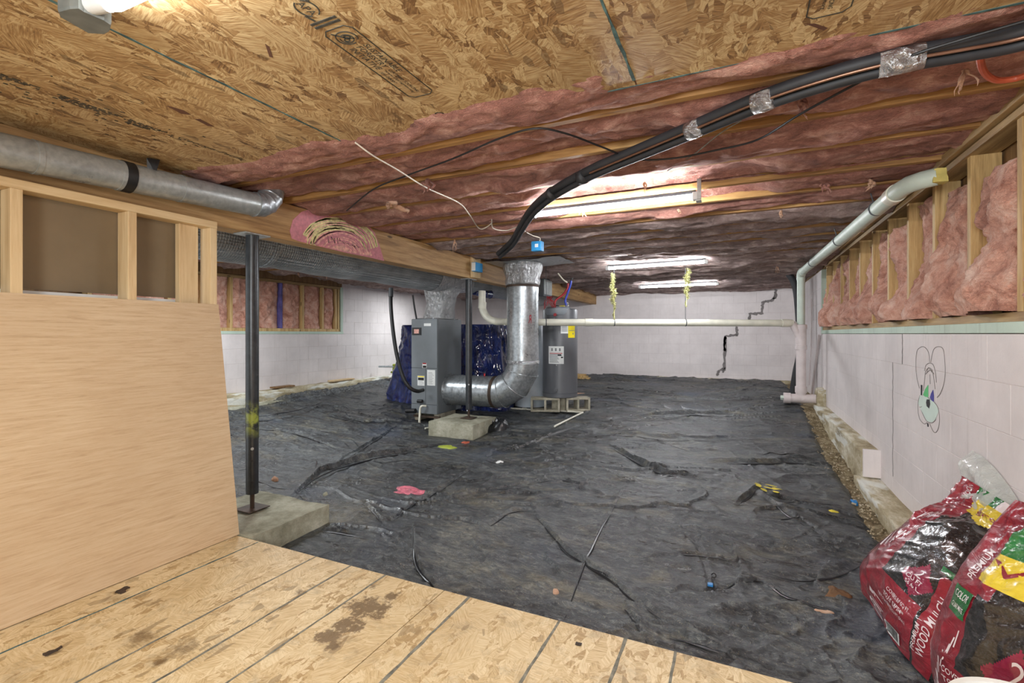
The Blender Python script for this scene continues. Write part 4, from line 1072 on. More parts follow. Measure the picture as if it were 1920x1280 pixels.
# screw tabs at the start collar
for i in range(12):
    m = MB(); a = 2*PI*i/12; p = Vector((-3.47, DY+math.cos(a)*(R+.012), DZ+math.sin(a)*(R+.012))); m.tube([p, p+Vector((.0, math.cos(a)*.006, math.sin(a)*.006))], .007, 6)
    m.build('collar_screw', MT['tape'], t)
# gored elbow: three mitred segments
m = MB(); rb = .36; ecx, ecz = DX-rb+.0, DZ+rb
gores = [0, 30, 60, 90]
def ering(deg, rad=R): # centre of bend (DX-rb, DZ+rb)
    a = math.radians(deg); c = Vector((ecx+rb*math.sin(a), DY, ecz-rb*math.cos(a))); rd = Vector((math.sin(a), 0, -math.cos(a)))
    k_ = 1/math.cos(math.radians(15)) if deg in (15, 45, 75) else 1
    return [tuple(c+rd*(rad*k_*math.cos(b))+Vector((0, rad*math.sin(b), 0))) for b in [2*PI*i/48 for i in range(48)]]
rr2 = []
for d in (0, 15, 45, 75, 90): rr2.append(ering(d))
m.grid(np.array(rr2).transpose(1, 0, 2), close_u=True)
m.build('elbow', MT['galv'], t, smooth=True)
for d in (15, 45, 75):
    c0 = ering(d, R+.004); m = MB(); m.tube(c0+[c0[0], c0[1]], .005, 6, cap=False); m.build('elbow_seam', MT['galv'], t, smooth=True)
MB().tube([(ecx-.03, DY, DZ), (ecx+.01, DY, DZ)], R+.006, 48).build('seam_band', MT['rust'], t, smooth=True)
zs = np.linspace(ecz, .60, 20)
MB().tube([(DX, DY, z) for z in zs], [R+(.004 if i in (1, 18) else 0) for i in range(20)], 48, cap=False).build('riser', MT['galv'], t, smooth=True)
MB().tube([(DX, DY, ecz+.01), (DX, DY, ecz+.05)], R+.006, 48).build('foil_tape_band', MT['tape'], t, smooth=True)
MB().tube([(DX, DY, .575), (DX, DY, .60)], R+.008, 48).build('collar_band', MT['rust'], t, smooth=True)
prof = [(R+.006, .60), (R+.016, .61), (R+.024, .66), (R+.016, .69), (R+.03, .74), (.245, .79), (.25, .83), (.24, .868)]
MB().lathe(prof, (DX, DY, 0), 48).build('flared_boot', MT['foil'], t, smooth='all')
pl = MB(); Xg, Yg = np.meshgrid(np.linspace(-2.84, -1.85, 40), np.linspace(5.2, 5.8, 24), indexing='ij')
Zg = .872+fbm(Xg*9, Yg*9, 3, 3)*.012+.02*np.clip((np.abs(Xg-DX)-.3)*2, 0, 1)
pl.grid(np.stack([Xg, Yg, Zg], -1)).build('foil_pan', MT['foil'], t, smooth='all')
a = onY(1001, 595, DY-.10); 
m = MB(); fit_text(m, 'R', lambda a_, b_: Vector((DX+(R+.001)*math.cos(a_), DY-(R+.001)*math.sin(a_), b_)), .60, .13, .20, .10); m.build('scrawled_mark', MT['redpex'], t)
MB().tube([(-2.95, DY-.03, DZ+R), (-2.95, DY-.03, DZ+R+.035)], .01, 8).build('test_plug', MT['red'], t, smooth=True)

# ================================================================== WATER HEATER
hx, hy, hz, hr = -2.295, 6.50, -.876, .245
t = thing('water_heater', 'charcoal cylindrical water heater standing on concrete blocks', 'water heater', (hx, hy, hz))
MB().lathe([(hr-.006, hz), (hr, hz+.006), (hr, hz+1.20), (hr-.004, hz+1.215), (hr-.02, hz+1.225), (.0, hz+1.225)], (hx, hy, 0), 64, cap=True).build('tank_body', MT['tank'], t, smooth=True)
MB().lathe([(hr+.001, hz+.055), (hr+.002, hz+.060), (hr+.001, hz+.065)], (hx, hy, 0), 64, cap=False).build('seam', MT['darkgrey'], t, smooth=True)
va = math.atan2(-hy, -hx)         # direction from the tank to the room front
def cyl(a_, z_, dr=.0): return Vector((hx+(hr+dr)*math.cos(a_), hy+(hr+dr)*math.sin(a_), z_))
def cpatch(mb, a0, a1, z0_, z1_, dr, n=12, mi=0):
    P = np.array([[cyl(a0+(a1-a0)*i/n, z_, dr) for z_ in (z0_, z1_)] for i in range(n+1)]); mb.grid(P); 
    Q = np.array([[cyl(a0+(a1-a0)*i/n, z_, d_) for d_, z_ in ((0, z1_), (dr, z1_))] for i in range(n+1)]); mb.grid(Q); return mb
def pa(px): # tank angle seen at photo column px
    best = min(range(-150, 151), key=lambda q: abs(proj(cyl(va+q*.01, 0))-px)); return va+best*.01
def proj(p): f_ = -p.x*ST+p.y*CT; return 960+F*(p.x*CT+p.y*ST)/f_
hD = 6.63
def pz(py): return (HY-py)/F*hD
for z0_, z1_ in ((636, 598), (710, 686)):
    a_ = pa(1042); m = MB(); cpatch(m, a_-.11, a_+.11, pz(z0_), pz(z1_), .014).build('access_cover', MT['tank'], t, smooth=True)
    m = MB()
    for da in (-.05, .05): p = cyl(a_+da, pz(z1_)+.012, .012); m.tube([p, p+(p-Vector((hx, hy, p.z))).normalized()*.006], .009, 8)
    m.build('cover_screws', MT['tape'], t, kind='stuff')
a0, a1 = pa(1029), pa(1057); cpatch(MB(), a0, a1, pz(682), pz(649), .002).build('instruction_label', MT['label'], t)
m = MB()
for i in range(8): cpatch(m, a0+(a1-a0)*.08, a0+(a1-a0)*random.uniform(.55, .92), pz(664+i*2.1+.9), pz(664+i*2.1), .003, 6)
for q in range(3): cpatch(m, a0+(a1-a0)*(.2+.25*q), a0+(a1-a0)*(.3+.25*q), pz(658), pz(652.5), .003, 4)
m.build('label_print', MT['greyink'], t)
m = MB(); cpatch(m, a0+(a1-a0)*.08, a0+(a1-a0)*.9, pz(663), pz(661.6), .003, 8); m.build('label_print', MT['red'], t)
m = MB(); cpatch(m, a0+(a1-a0)*.62, a0+(a1-a0)*.84, pz(667), pz(663.8), .004, 4); m.build('label_print', MT['ink'], t); m = MB(); cpatch(m, a0+(a1-a0)*.82, a0+(a1-a0)*.95, pz(671), pz(668.5), .004, 4); m.build('label_print', MT['ink'], t, kind='stuff')
a2, a3, a4 = pa(1051.5), pa(1065), pa(1077.5)
cpatch(MB(), a2, a3, pz(625), pz(606), .002).build('white_label', MT['label'], t)
cpatch(MB(), a3, a4, pz(633), pz(604), .0025).build('energy_label', MT['yellow'], t)
m = MB(); cpatch(m, a3+(a4-a3)*.1, a3+(a4-a3)*.9, pz(620), pz(619), .004, 4); cpatch(m, a3+(a4-a3)*.6, a3+(a4-a3)*.75, pz(627), pz(624), .004, 4)
for i in range(4): cpatch(m, a2+(a3-a2)*.15, a2+(a3-a2)*.85, pz(612+i*3), pz(611+i*3), .004, 3)
m.build('label_print', MT['greyink'], t)
p = cyl(pa(1042), pz(731), 0); v_ = (p-Vector((hx, hy, p.z))).normalized()
MB().tube([p, p+v_*.015, p+v_*.016, p+v_*.035], [.03, .03, .018, .018], 20).build('drain_valve', MT['tank'], t, smooth=True)
q0 = pa(1043)
MB().lathe([(.17, pz(590)), (.185, pz(585)), (.185, pz(578)), (.15, pz(574)), (.0, pz(573))], (hx+.09*math.cos(va-.3), hy+.09*math.sin(va-.3), 0), 40).build('top_cap', MT['tanklid'], t, smooth=True)
p = cyl(pa(1042), pz(590), .03); MB().tube([p, p+v_*.012], .022, 16).build('round_badge', MT['redpex'], t, smooth=True)
MB().lathe([(.04, .345), (.04, .40), (.0, .41)], (hx-.05, hy, 0), 16).build('element_box', MT['black'], t, smooth=True)
MB().box((hx+.0, hy-.03, .345), (hx+.07, hy+.02, .40), bev=.006).build('valve_block', MT['yellow'], t)
MB().tube([(hx+.12, hy-.02, .34), (hx+.12, hy-.02, .44)], .014, 12).build('nipple', MT['tape'], t, smooth=True)
t2 = thing('supply_tubes', 'red and blue water tubes rising from the heater top', 'pipe', (hx, hy, .42))
D_ = 6.6
MB().tube([atD(1040, 575, D_), atD(1042, 563, D_), atD(1056, 552, D_), atD(1064, 540, D_), atD(1065, 531, D_)], .014, 12, smooth=5).build('red_tube', MT['redpex'], t2, smooth=True)
MB().tube([atD(1062, 572, D_), atD(1060, 563, D_), atD(1066, 545, D_), atD(1070, 533, D_), atD(1071, 526, D_)], .014, 12, smooth=5).build('blue_tube', MT['bluepex'], t2, smooth=True)
MB().tube([atD(1046, 512, D_), atD(1056, 524, D_), atD(1064, 530, D_)], .010, 10, smooth=4).build('white_tube', MT['wire'], t2, smooth=True)
MB().tube([atD(1070, 530, D_), atD(1073, 521, D_)], .012, 10).build('fitting', MT['black'], t2, smooth=True)
m = MB()
for q in range(4):
    m.tube([atD(1036+q*2, 576, D_-.05), atD(1030+q*3, 566, D_), atD(1036-q*4, 556, D_-.05), atD(1024+q*3, 560, D_), atD(1020, 570+q*3, D_-.05)], .005, 6, smooth=4)
m.build('loose_wires', MT['redpex'], t2, smooth=True)
# concrete blocks under the heater
def cblock(name, c, L, rot, lab):
    # two-core block lying on its side: cores face the camera
    t = thing(name, lab, 'concrete block', c)
    M = Matrix.Translation(c) @ Matrix.Rotation(rot, 4, 'Z'); m = MB(); H, Dp, w_ = .19, .19, .028
    m.box((-L/2, -Dp/2, 0), (L/2, Dp/2, w_), M=M, bev=.003); m.box((-L/2, -Dp/2, H-w_), (L/2, Dp/2, H), M=M, bev=.003)
    for x_ in (-L/2, -w_/2, L/2-w_): m.box((x_, -Dp/2+.001, w_-.002), (x_+w_, Dp/2-.001, H-w_+.002), M=M, bev=.002)
    m.build('shell', MT['cblock'], t); return t
hb = hz-.192
cblock('concrete_block', (-2.34, 6.56, hb), .36, math.radians(110), 'concrete block under the rear left of the water heater')

cblock('concrete_block', (-2.44, 6.30, hb), .40, math.radians(20), 'hollow concrete block under the left front of the water heater')
cblock('concrete_block', (-2.06, 6.52, hb), .34, math.radians(34), 'hollow concrete block under the right side of the water heater')

# pale tank behind the duct
tw_ = thing('pressure_tank', 'pale cylindrical tank half hidden behind the big round riser', 'tank', (-2.80, 6.60, -1.08))
MB().lathe([(.235, -1.07), (.24, -1.05), (.215, -.4), (.205, .10), (.17, .19), (.08, .235), (0, .24)], (-2.80, 6.62, 0), 40).build('shell', MT['tankwhite'], tw_, smooth=True)
MB().lathe([(.245, -1.09), (.25, -1.07), (.24, -1.05)], (-2.80, 6.62, 0), 40).build('foot_ring', MT['darkgrey'], tw_, smooth=True)

# ================================================================== TARP
nu, nv_ = 220, 110
t_ = np.linspace(0, 1, nu)
ang = t_*2*PI
cx, cy = -4.05, 6.70
S = np.linspace(0, 1, nv_)
A_, S_ = np.meshgrid(ang, S, indexing='ij')
sq = 5.0
den = (np.abs(np.cos(A_))**sq+np.abs(np.sin(A_))**sq)**(1/sq)
flare = 1+.34*(1-S_)**1.6
rx, ry = .80*flare, .55*flare
top = .14; bot = -1.09
fold = fbm(np.cos(A_)*3.2, np.sin(A_)*3.2, S_*.9, 4)*.10+ridged(A_*2.6, S_*1.6+A_*.4, 2, 3)*.06+ridged(A_*5, S_*5+A_, 7, 3)*.035
Xt = cx+(rx+fold)*np.cos(A_)/den; Yt = cy+(ry+fold)*np.sin(A_)/den; Zt = bot+(top-bot)*np.clip(S_*1.12, 0, 1)
cap_ = np.clip((S_-.90)/.10, 0, 1); Xt = Xt*(1-cap_)+cx*cap_; Yt = Yt*(1-cap_)+cy*cap_; Zt = np.minimum(Zt, top)+.03*cap_*fbm(A_*2, S_*3, 1, 2)
Zt = Zt+.05*fold*(1-S_)
o = MB().grid(np.stack([Xt, Yt, Zt], -1)).build('blue_tarp', MT['tarp'], smooth='all'); o['label'] = 'crumpled blue tarp draped over stored goods behind the air handler'; o['category'] = 'tarp'

# ================================================================== PVC PIPES
PD = 6.35
t = thing('waste_stack', 'white vertical drain stack in the right corner with side cleanout', 'drain pipe', (.737, 7.35, -.9))
vx, vy = .725, 7.30
MB().tube([(vx, vy, .10), (vx, vy, .74)], .046, 24, cap=False).build('upper_pipe', MT['pvcmint'], t, smooth=True)
MB().tube([(vx, vy, -.72), (vx, vy, .06)], .057, 24, cap=False).build('lower_pipe', MT['pvcpink'], t, smooth=True)
MB().lathe([(.066, -.20), (.068, -.19), (.068, -.15), (.062, -.145), (.062, .06), (.070, .07), (.070, .12), (.05, .125)], (vx, vy, 0), 28).build('wye_fitting', MT['pvcpink'], t, smooth=True)
MB().tube([(vx-.02, vy, -.02), (vx-.07, vy-.02, .08), (vx-.10, vy-.04, .142)], [.05, .048, .046], 20, smooth=3).build('wye_branch', MT['pvcpink'], t, smooth=True)
MB().tube([(vx, vy, -.76), (vx, vy, -.68)], .068, 28).build('coupling', MT['pvcpink'], t, smooth=True)
MB().tube([(vx, vy, -.74), (vx, vy, -.80), (vx+.03, vy-.01, -.85)], .060, 24, smooth=3).build('sweep', MT['pvcpink'], t, smooth=True)
MB().tube([(vx-.16, vy-.02, -.835), (vx+.26, vy+.01, -.835)], .058, 24).build('base_tee', MT['pvcpink'], t, smooth=True)
MB().tube([(vx-.20, vy-.02, -.835), (vx-.12, vy-.02, -.835)], .068, 28).build('cleanout_hub', MT['pvcpink'], t, smooth=True)
MB().tube([(vx-.235, vy-.02, -.835), (vx-.195, vy-.02, -.835)], .030, 4).build('cleanout_plug', MT['pvcmint'], t)
m = rough_box(MB(), (XR-.09, 7.18, -.93), (XR+.01, 7.42, -.70), .03, .03, 4, 9); m.build('foam_seal', MT['footing'], t, smooth=True)
# slanted pipe along the top of the right wall
t = thing('sloping_drain_pipe', 'pale drain pipe running along the top of the right wall studs', 'drain pipe', (.78, 5, .77))
e1 = Vector((.80, 2.98, .79))
MB().tube([(vx, vy, .70), (vx, vy, .755), (vx+.002, vy-.06, .79), (vx+.004, vy-.16, .795)], .050, 24, smooth=5).build('elbow', MT['pvcmint'], t, smooth=True)
MB().tube([(vx+.003, vy-.12, .795), (.798, 3.40, .791), (.802, 3.31, .792), (.82, 3.235, .796), (.86, 3.19, .80), (.915, 3.17, .805)], .045, 28).build('pipe', MT['pvcmint'], t, smooth=True)
for y_ in (3.75, 4.9, 6.3):
    f_ = (7.2-y_)/4.2; x_ = vx+f_*(.80-vx)
    MB().tube([(x_, y_-.007, .793), (x_, y_+.007, .793)], .0475, 24).tube([(x_-.02, y_, .838), (x_-.035, y_, .90)], .004, 6).build('hanger_ring', MT['darkgrey'], t, smooth=True)
MB().tube([(.797, 3.47, .791), (.798, 3.38, .791)], .051, 28).build('end_coupling', MT['pvc'], t, smooth=True)
rough_box(MB(), (.89, 3.13, .77), (.945, 3.215, .84), .015, .022, 2, 16).build('expanding_foam', MT['yellowfoam'], t, smooth=True)
# long horizontal pipe
t = thing('long_drain_pipe', 'long white drain pipe crossing in front of the water heater', 'drain pipe', (-.8, 6.6, .15))
h0 = Vector((vx-.10, vy-.04, .142)); h1 = atD(1012, 604, 6.33); h2 = atD(940, 603, 6.40)
d_ = (h1-h0)
MB().tube([h0, h1, h2], .045, 24).build('pipe', MT['pvc'], t, smooth=True)
for px in (1105, 1476):
    f_ = (1490-px)/(1490-1012.); p = h0+d_*f_; u_ = d_.normalized()
    MB().tube([p-u_*.05, p+u_*.05], .0505, 28).build('coupling', MT['pvc'], t, smooth=True)
MB().tube([h2, atD(928, 602, 6.3), atD(914, 595, 6.35), atD(906, 582, 6.4), atD(904, 566, 6.4), atD(904, 545, 6.4)], .047, 24, smooth=6).build('rising_elbow', MT['pvc'], t, smooth=True)
for (px, py, D1) in ((936, 602, 6.28), (913, 593, 6.36), (905, 572, 6.4)):
    pass
MB().tube([atD(905, 566, 6.4), atD(904, 578, 6.4)], .053, 24).build('coupling', MT['pvc'], t, smooth=True)
for px in (1153, 1288, 1024):
    f_ = (1490-px)/(1490-1012.); p = h0+d_*f_; u_ = d_.normalized()
    MB().tube([p-u_*.006, p+u_*.006], .0475, 24).tube([p+Vector((0, 0, .047)), p+Vector((0, 0, .74))], .004, 6).build('strap', MT['darkgrey'], t, smooth=True)
# gold tinsel on the pipe straps
for px, y0_, y1_, lab in ((1153, 512, 598, 'gold tinsel strand hanging left, above the long white pipe'), (1288, 503, 575, 'gold tinsel strand hanging right, under the middle tube light')):
    f_ = (1490-px)/(1490-1012.); p = h0+d_*f_; D1 = p.dot(Vector((-ST, CT, 0)))
    a, b = atD(px-5 if px < 1200 else px+2, y0_, D1-.03), atD(px-1, y1_, D1-.03); m = MB(); rg = random.Random(px)
    for i in range(900):
        s_ = rg.random(); w_ = .012+.035*math.sin(PI*min(1, s_*1.1+.12))**.6; q = a.lerp(b, s_)+Vector((.012*math.sin(s_*19), 0, 0))
        th = rg.uniform(0, 2*PI); dv = Vector((math.cos(th), math.sin(th), rg.uniform(-.9, .5))).normalized()*w_*rg.uniform(.6, 1.2); sd = dv.cross(Vector((rg.uniform(-1, 1), rg.uniform(-1, 1), 1))).normalized()*.003
        m.add([q-sd, q+sd, q+dv+sd, q+dv-sd], [(0, 1, 2, 3)])
    m.tube([a, b], .006, 6); o = m.build('tinsel_strand', MT['tinsel']); o['label'] = lab; o['category'] = 'tinsel'; o['group'] = 'tinsel strands over the long pipe'
# thin condensate line on the sheet
t = thing('condensate_line', 'thin white bent pipe lying on the plastic before the heater blocks', 'pipe', (-2.4, 5.6, -1.08))
MB().tube([onS(925, 763, .02), onS(1000, 768, .02), onS(1050, 770, .02), onS(1092, 773, .02)], .012, 10).build('long_leg', MT['pvc'], t, smooth=True)
MB().tube([onS(1093, 773, .02), onS(1066, 786, .022), onS(1040, 799, .02)], .012, 10).build('short_leg', MT['pvc'], t, smooth=True)
MB().tube([onG(980, 766, .03), onG(987, 767, .03)], .018, 10).build('coupling', MT['pvc'], t, smooth=True)
# black hose in the corner
t = thing('corner_hose', 'black hose coming down behind the stack in the right corner', 'hose', (.8, 8.2, .5))
MB().tube([atD(1455, 498, 7.3), atD(1470, 505, 7.2), atD(1480, 516, 7.1)], .018, 12, smooth=5).build('pale_end', MT['pvcmint'], t, smooth=True)
MB().tube([atD(1479, 514, 7.1), atD(1488, 528, 7.05), atD(1495, 560, 7.0), atD(1500, 650, 6.95), atD(1492, 700, 6.95), atD(1486, 738, 6.95)], .045, 14, smooth=6).build('black_sleeve', MT['foam'], t, smooth=True)
# pink painted pipes / wires in the corner
m = MB(); m.tube([onX(1522, 560, XR-.02), onX(1521, 640, XR-.02), onX(1517, 722, XR-.02)], .008, 8, smooth=4); m.tube([onX(1536, 628, XR-.02), onX(1522, 738, XR-.025)], .016, 8)
o = m.build('painted_conduit', MT['pvcpink'], smooth=True); o['label'] = 'thin conduits painted pink on the wall right of the stack'; o['category'] = 'conduit'

# ================================================================== HOSES AND CABLES OVERHEAD
t = thing('pipe_bundle', 'thick black foam pipe bundle with copper line strapped under the joists', 'pipe bundle', (-.5, 2.3, .84))
base = [(2060, 20, .84), (1920, 68, .845), (1800, 92, .845), (1690, 112, .845), (1560, 145, .845), (1430, 188, .845), (1300, 242, .845), (1200, 284, .84), (1110, 322, .83), (1040, 360, .82), (1000, 393, .80), (978, 425, .79), (960, 455, .76), (935, 478, .72)]
P = [onZ(a, b, z) for a, b, z in base]
off = lambda dz, dx=0, dy=0: [p+Vector((dx, dy, dz)) for p in P]
MB().tube(off(.012, 0, -.008), .022, 16, smooth=5).build('foam_sleeve', MT['foam'], t, smooth=True)
MB().tube(off(-.016, .005, .016), .017, 16, smooth=5).build('foam_sleeve', MT['foam'], t, smooth=True)
MB().tube(off(-.012, -.006, -.020)[:9], .0055, 10, smooth=5).build('copper_line', MT['copper'], t, smooth=True)
for px, py, z_, ln in ((1690, 112, .845, .055), (1432, 188, .845, .035), (1302, 241, .845, .03), (1093, 331, .828, .02), (1035, 362, .82, .015)):
    p = onZ(px, py, z_); i = min(range(len(P)), key=lambda k_: (P[k_]-p).length); i = max(1, min(i, len(P)-2)); u_ = (P[i+1]-P[i-1]).normalized()
    MB().tube([p-u_*ln+Vector((0, 0, -.002)), p+Vector((0, 0, -.002)), p+u_*ln+Vector((0, 0, -.002))], [.037, .039, .037], 14).build('tape_wrap', MT['tape'] if ln > .025 else MT['foam'], t, smooth='all')
def cable(name, lab, pts, r, mat, cat='cable'):
    o = MB().tube([onZ(a, b, z) for a, b, z in pts], r, 8, smooth=7).build(name, mat, smooth=True); o['label'] = lab; o['category'] = cat; return o
cable('black_cable', 'thin black cable looping below the pipe bundle across the joists', [(1990, 20, .85), (1920, 40, .845), (1800, 75, .84), (1700, 108, .835), (1600, 160, .83), (1500, 214, .825), (1420, 262, .83), (1340, 282, .84), (1260, 297, .85), (1190, 298, .855), (1130, 276, .86), (1060, 250, .865), (1000, 241, .87), (930, 262, .87), (850, 297, .87), (760, 330, .87), (700, 355, .865), (650, 395, .86)], .0045, MT['black'])
cable('thin_wire', 'very thin dark wire beside the bundle, ahead of the tape wraps', [(1740, 92, .86), (1640, 120, .86), (1560, 165, .85), (1520, 172, .855), (1460, 195, .86), (1440, 192, .85)], .0025, MT['black'])
cable('white_cable', 'white electrical cable sagging from the board edge to the nearest tube light', [(666, 267, .888), (700, 292, .86), (745, 318, .86), (800, 352, .86), (860, 380, .86), (880, 402, .85), (900, 429, .83), (920, 420, .84), (922, 412, .85), (925, 428, .83), (950, 432, .84), (975, 424, .84), (985, 434, .84)], .004, MT['wire'])
cable('white_cable', 'short white cable from the bundle down to the blue junction box', [(988, 436, .835), (1000, 442, .84), (1012, 446, .83), (1012, 452, .80)], .0038, MT['wire'])
cable('orange_conduit', 'orange flexible conduit loop at the top right', [(1838, 88, .87), (1838, 112, .86), (1846, 136, .85), (1868, 150, .85), (1900, 148, .85), (1930, 138, .85), (1980, 110, .87)], .010, MT['orange'], 'conduit')
cable('grey_wire', 'thin grey wire slanting up from the nearest tube light to the bundle', [(1252, 320, .875), (1300, 290, .87), (1350, 250, .87), (1390, 226, .865)], .0025, MT['chalk'])
# junction boxes
t = thing('junction_box', 'blue junction box hanging under the joists above the round riser', 'junction box', (-1.7, 4.6, .82))
c = onZ(1008, 462, .80); MB().box((c.x-.05, c.y-.035, c.z-.045), (c.x+.05, c.y+.035, c.z+.045), bev=.006).build('body', MT['blueb'], t)
MB().box((c.x-.012, c.y-.037, c.z-.012), (c.x+.020, c.y-.034, c.z+.018)).build('sticker', MT['label'], t)
t = thing('junction_box', 'blue and white junction box on a wood block on the girder', 'junction box', (-2.85, 4.8, .7))
a, b = onX(882, 480, -2.86), onX(897, 523, -2.86)
MB().box((-2.861, a.y, b.z), (-2.825, b.y, a.z+.02), bev=.002).build('wood_block', MT['newstud'], t)
a, b = onX(890, 491, -2.78), onX(903, 511, -2.78)
MB().box((-2.824, a.y, b.z), (-2.765, b.y, a.z), bev=.004).build('body', MT['blueb'], t); MB().box((-2.82, a.y-.003, b.z+.005), (-2.77, a.y-.0001, a.z-.005)).build('cover', MT['label'], t)
t = thing('disconnect_box', 'dark grey switch box on the girder behind the riser', 'switch box', (-2.84, 7.2, .6))
a, b = onX(1008, 520, -2.86), onX(1024, 558, -2.86)
MB().box((-2.861, a.y, b.z), (-2.76, b.y, a.z), bev=.006).build('body', MT['darkgrey'], t); MB().box((-2.759, a.y+.02, b.z+.03), (-2.75, b.y-.02, a.z-.03), bev=.003).build('cover', MT['galvdirty'], t)

# ================================================================== THINGS ON THE GROUND
t = thing('hedge_trimmer', 'yellow-green hedge trimmer lying on the left wall footing', 'hedge trimmer', (-6.05, 7.4, -.78))
D_ = 9.0
MB().tube([atD(710, 687, D_), atD(738, 687, D_)], .018, 6).build('blade', MT['galv'], t)
MB().box(tuple(atD(735, 697, D_)), tuple(atD(748, 682, D_)+Vector((0, .12, 0))), bev=.02).build('motor_body', MT['lime'], t)
MB().tube([atD(747, 693, D_), atD(753, 684, D_), atD(762, 684, D_), atD(765, 695, D_), atD(750, 698, D_)], .016, 8, smooth=4).build('handle', MT['black'], t, smooth=True)
MB().tube([atD(733, 697, D_), atD(741, 700, D_), atD(750, 704, D_)], .02, 8).build('battery', MT['lime'], t)
for i, (p0, p1, lab) in enumerate(((onX(512, 727, -6.08), onX(548, 721, -6.08), 'thin brown wood scrap on the left footing, nearer piece'), (onX(620, 716, -6.08), onX(660, 710, -6.08), 'pale wood scrap on the left footing, farther piece'))):
    z_ = -.785; o = MB().box((-6.15, p0.y, z_), (-6.02, p1.y, z_+.022), bev=.002).build('wood_scrap', MT['sheath'] if i == 0 else MT['newplate'])
    o['label'] = lab; o['category'] = 'wood scrap'
for i in range(3):
    p = onY(1098, 702, 9.9); o = MB().box((p.x-.42+.03*i, 9.60+.03*i, -.92+.032*i), (p.x+.16-.05*i, 9.72+.02*i, -.92+.032*i+.030), bev=.003).build('lumber_offcut', MT['stud']); o['label'] = ['lowest of three boards stacked by the back wall', 'middle board of the short stack by the back wall', 'topmost board stacked by the back wall'][i]; o['category'] = 'board'; o['group'] = 'boards stacked by the back wall'
p = onY(1012, 685, 8.6)
o = MB().box((p.x-.14, 8.55, -.98), (p.x+.16, 8.8, -.53), bev=.01).build('cardboard_box', MT['tankwhite']); o['label'] = 'pale box on the ground between riser and water heater'; o['category'] = 'box'
o = MB().lathe([(.0, -.53), (.08, -.52), (.09, -.45), (.05, -.36), (0, -.34)], (p.x-.02, 8.62, 0), 16).build('blue_bag', MT['blueplastic'], smooth=True); o['label'] = 'blue lump sitting on the pale box beyond the riser'; o['category'] = 'bag'
# black film bunched at the far pad
def blob(name, lab, cat, px, py, sx, sy, sz, mt, seed=0, amp=.4, flat=False, dz=0.0):
    c = onS(px, py, 0)
    n_, m__ = 26, 14
    A, B_ = np.meshgrid(np.linspace(0, 2*PI, n_+1), np.linspace(0, 1, m__), indexing='ij')
    r_ = 1+amp*fbm(np.cos(A)*1.6+seed, np.sin(A)*1.6, seed, 3)
    X = c.x+sx*r_*B_*np.cos(A); Y = c.y+sy*r_*B_*np.sin(A)
    h = sz*np.sqrt(np.clip(1-B_**2, 0, 1))*(1+.8*fbm(X*30, Y*30, seed, 3))
    zz = np.array([[sheet_z(x_, y_) for x_, y_ in zip(a_, b_)] for a_, b_ in zip(X, Y)])+.003+dz+h-.004*(B_ > .98)
    o = MB().grid(np.stack([X, Y, zz], -1)).build(name, mt, smooth='all'); o['label'] = lab; o['category'] = cat; return o
blob('bunched_film', 'bunched glossy black plastic against the far concrete pad', 'plastic film', 932, 806, .17, .13, .11, MT['darkfilm'], 3, .3)
blob('plastic_scrap', 'flat lime green plastic scrap in front of the far pad', 'scrap', 842, 838, .095, .055, .008, MT['lime'], 4, .9)
blob('pink_splotch', 'bright pink splotch on the black sheet, mid left', 'splotch', 770, 920, .125, .055, .004, MT['hotpink'], 7, 1.0)
blob('plastic_scrap', 'tiny white scrap on the sheet right of the pink splotch', 'scrap', 935, 867, .04, .02, .006, MT['label'], 9, .9)
blob('orange_peel', 'small orange litter right below the far pad', 'litter', 872, 827, .04, .02, .012, MT['orange'], 11, 1.0)
blob('dry_leaf', 'curled brown dead leaf on the sheet left of the mulch bags', 'leaf', 1572, 1112, .05, .035, .014, MT['brownleaf'], 13, .9)
blob('dry_leaf', 'brown leaf high on the sheet edge near the mulch bag corner', 'leaf', 1652, 1060, .02, .035, .010, MT['brownleaf'], 15, .9)
blob('dry_leaf', 'pale narrow leaf below the dead brown leaf', 'leaf', 1545, 1148, .035, .010, .008, MT['tuft'], 16, .6)
blob('stone_chip', 'round tan chip on the sheet near the floor edge', 'stone', 1042, 1110, .017, .017, .014, MT['tuft'], 17, .4)
blob('stone_chip', 'small grey stone on the sheet right of the near pad', 'stone', 610, 928, .02, .016, .018, MT['pad'], 18, .3)
blob('stone_chip', 'tan stone chip behind the near post', 'stone', 515, 899, .03, .02, .02, MT['tuft'], 19, .5)
blob('yellow_leaf', 'small yellow leaf near the gravel strip', 'leaf', 1562, 958, .022, .014, .004, MT['leaf'], 21, .9)
blob('crumpled_wrapper', 'blue crumpled wrapper in the gravel strip', 'wrapper', 1602, 946, .024, .022, .035, MT['blueplastic'], 23, .4)
blob('plastic_scrap', 'beige strip lying on the sheet behind the heater drain line', 'scrap', 1075, 735, .16, .03, .006, MT['tuft'], 25, .7)
t = thing('yellow_leaf_cluster', 'cluster of yellow-green leaves in the middle of the sheet, right side', 'leaves', tuple(onG(1440, 915)))
rg = random.Random(5)
for (px, py) in ((1421, 909), (1432, 918), (1446, 910), (1452, 916), (1460, 918), (1440, 914), (1455, 922)):
    c = onS(px, py, .012); a = rg.uniform(0, PI); m = MB(); u_ = Vector((math.cos(a), math.sin(a), rg.uniform(-.1, .2))); v_ = Vector((-math.sin(a), math.cos(a), .1)); L_, W_ = rg.uniform(.028, .042), rg.uniform(.014, .022)
    m.poly([c-u_*L_, c-u_*L_*.3+v_*W_, c+u_*L_*.5+v_*W_*.8, c+u_*L_, c+u_*L_*.4-v_*W_, c-u_*L_*.4-v_*W_], (0, 0, 1), .002); m.build('leaf', MT['leaf'], t)
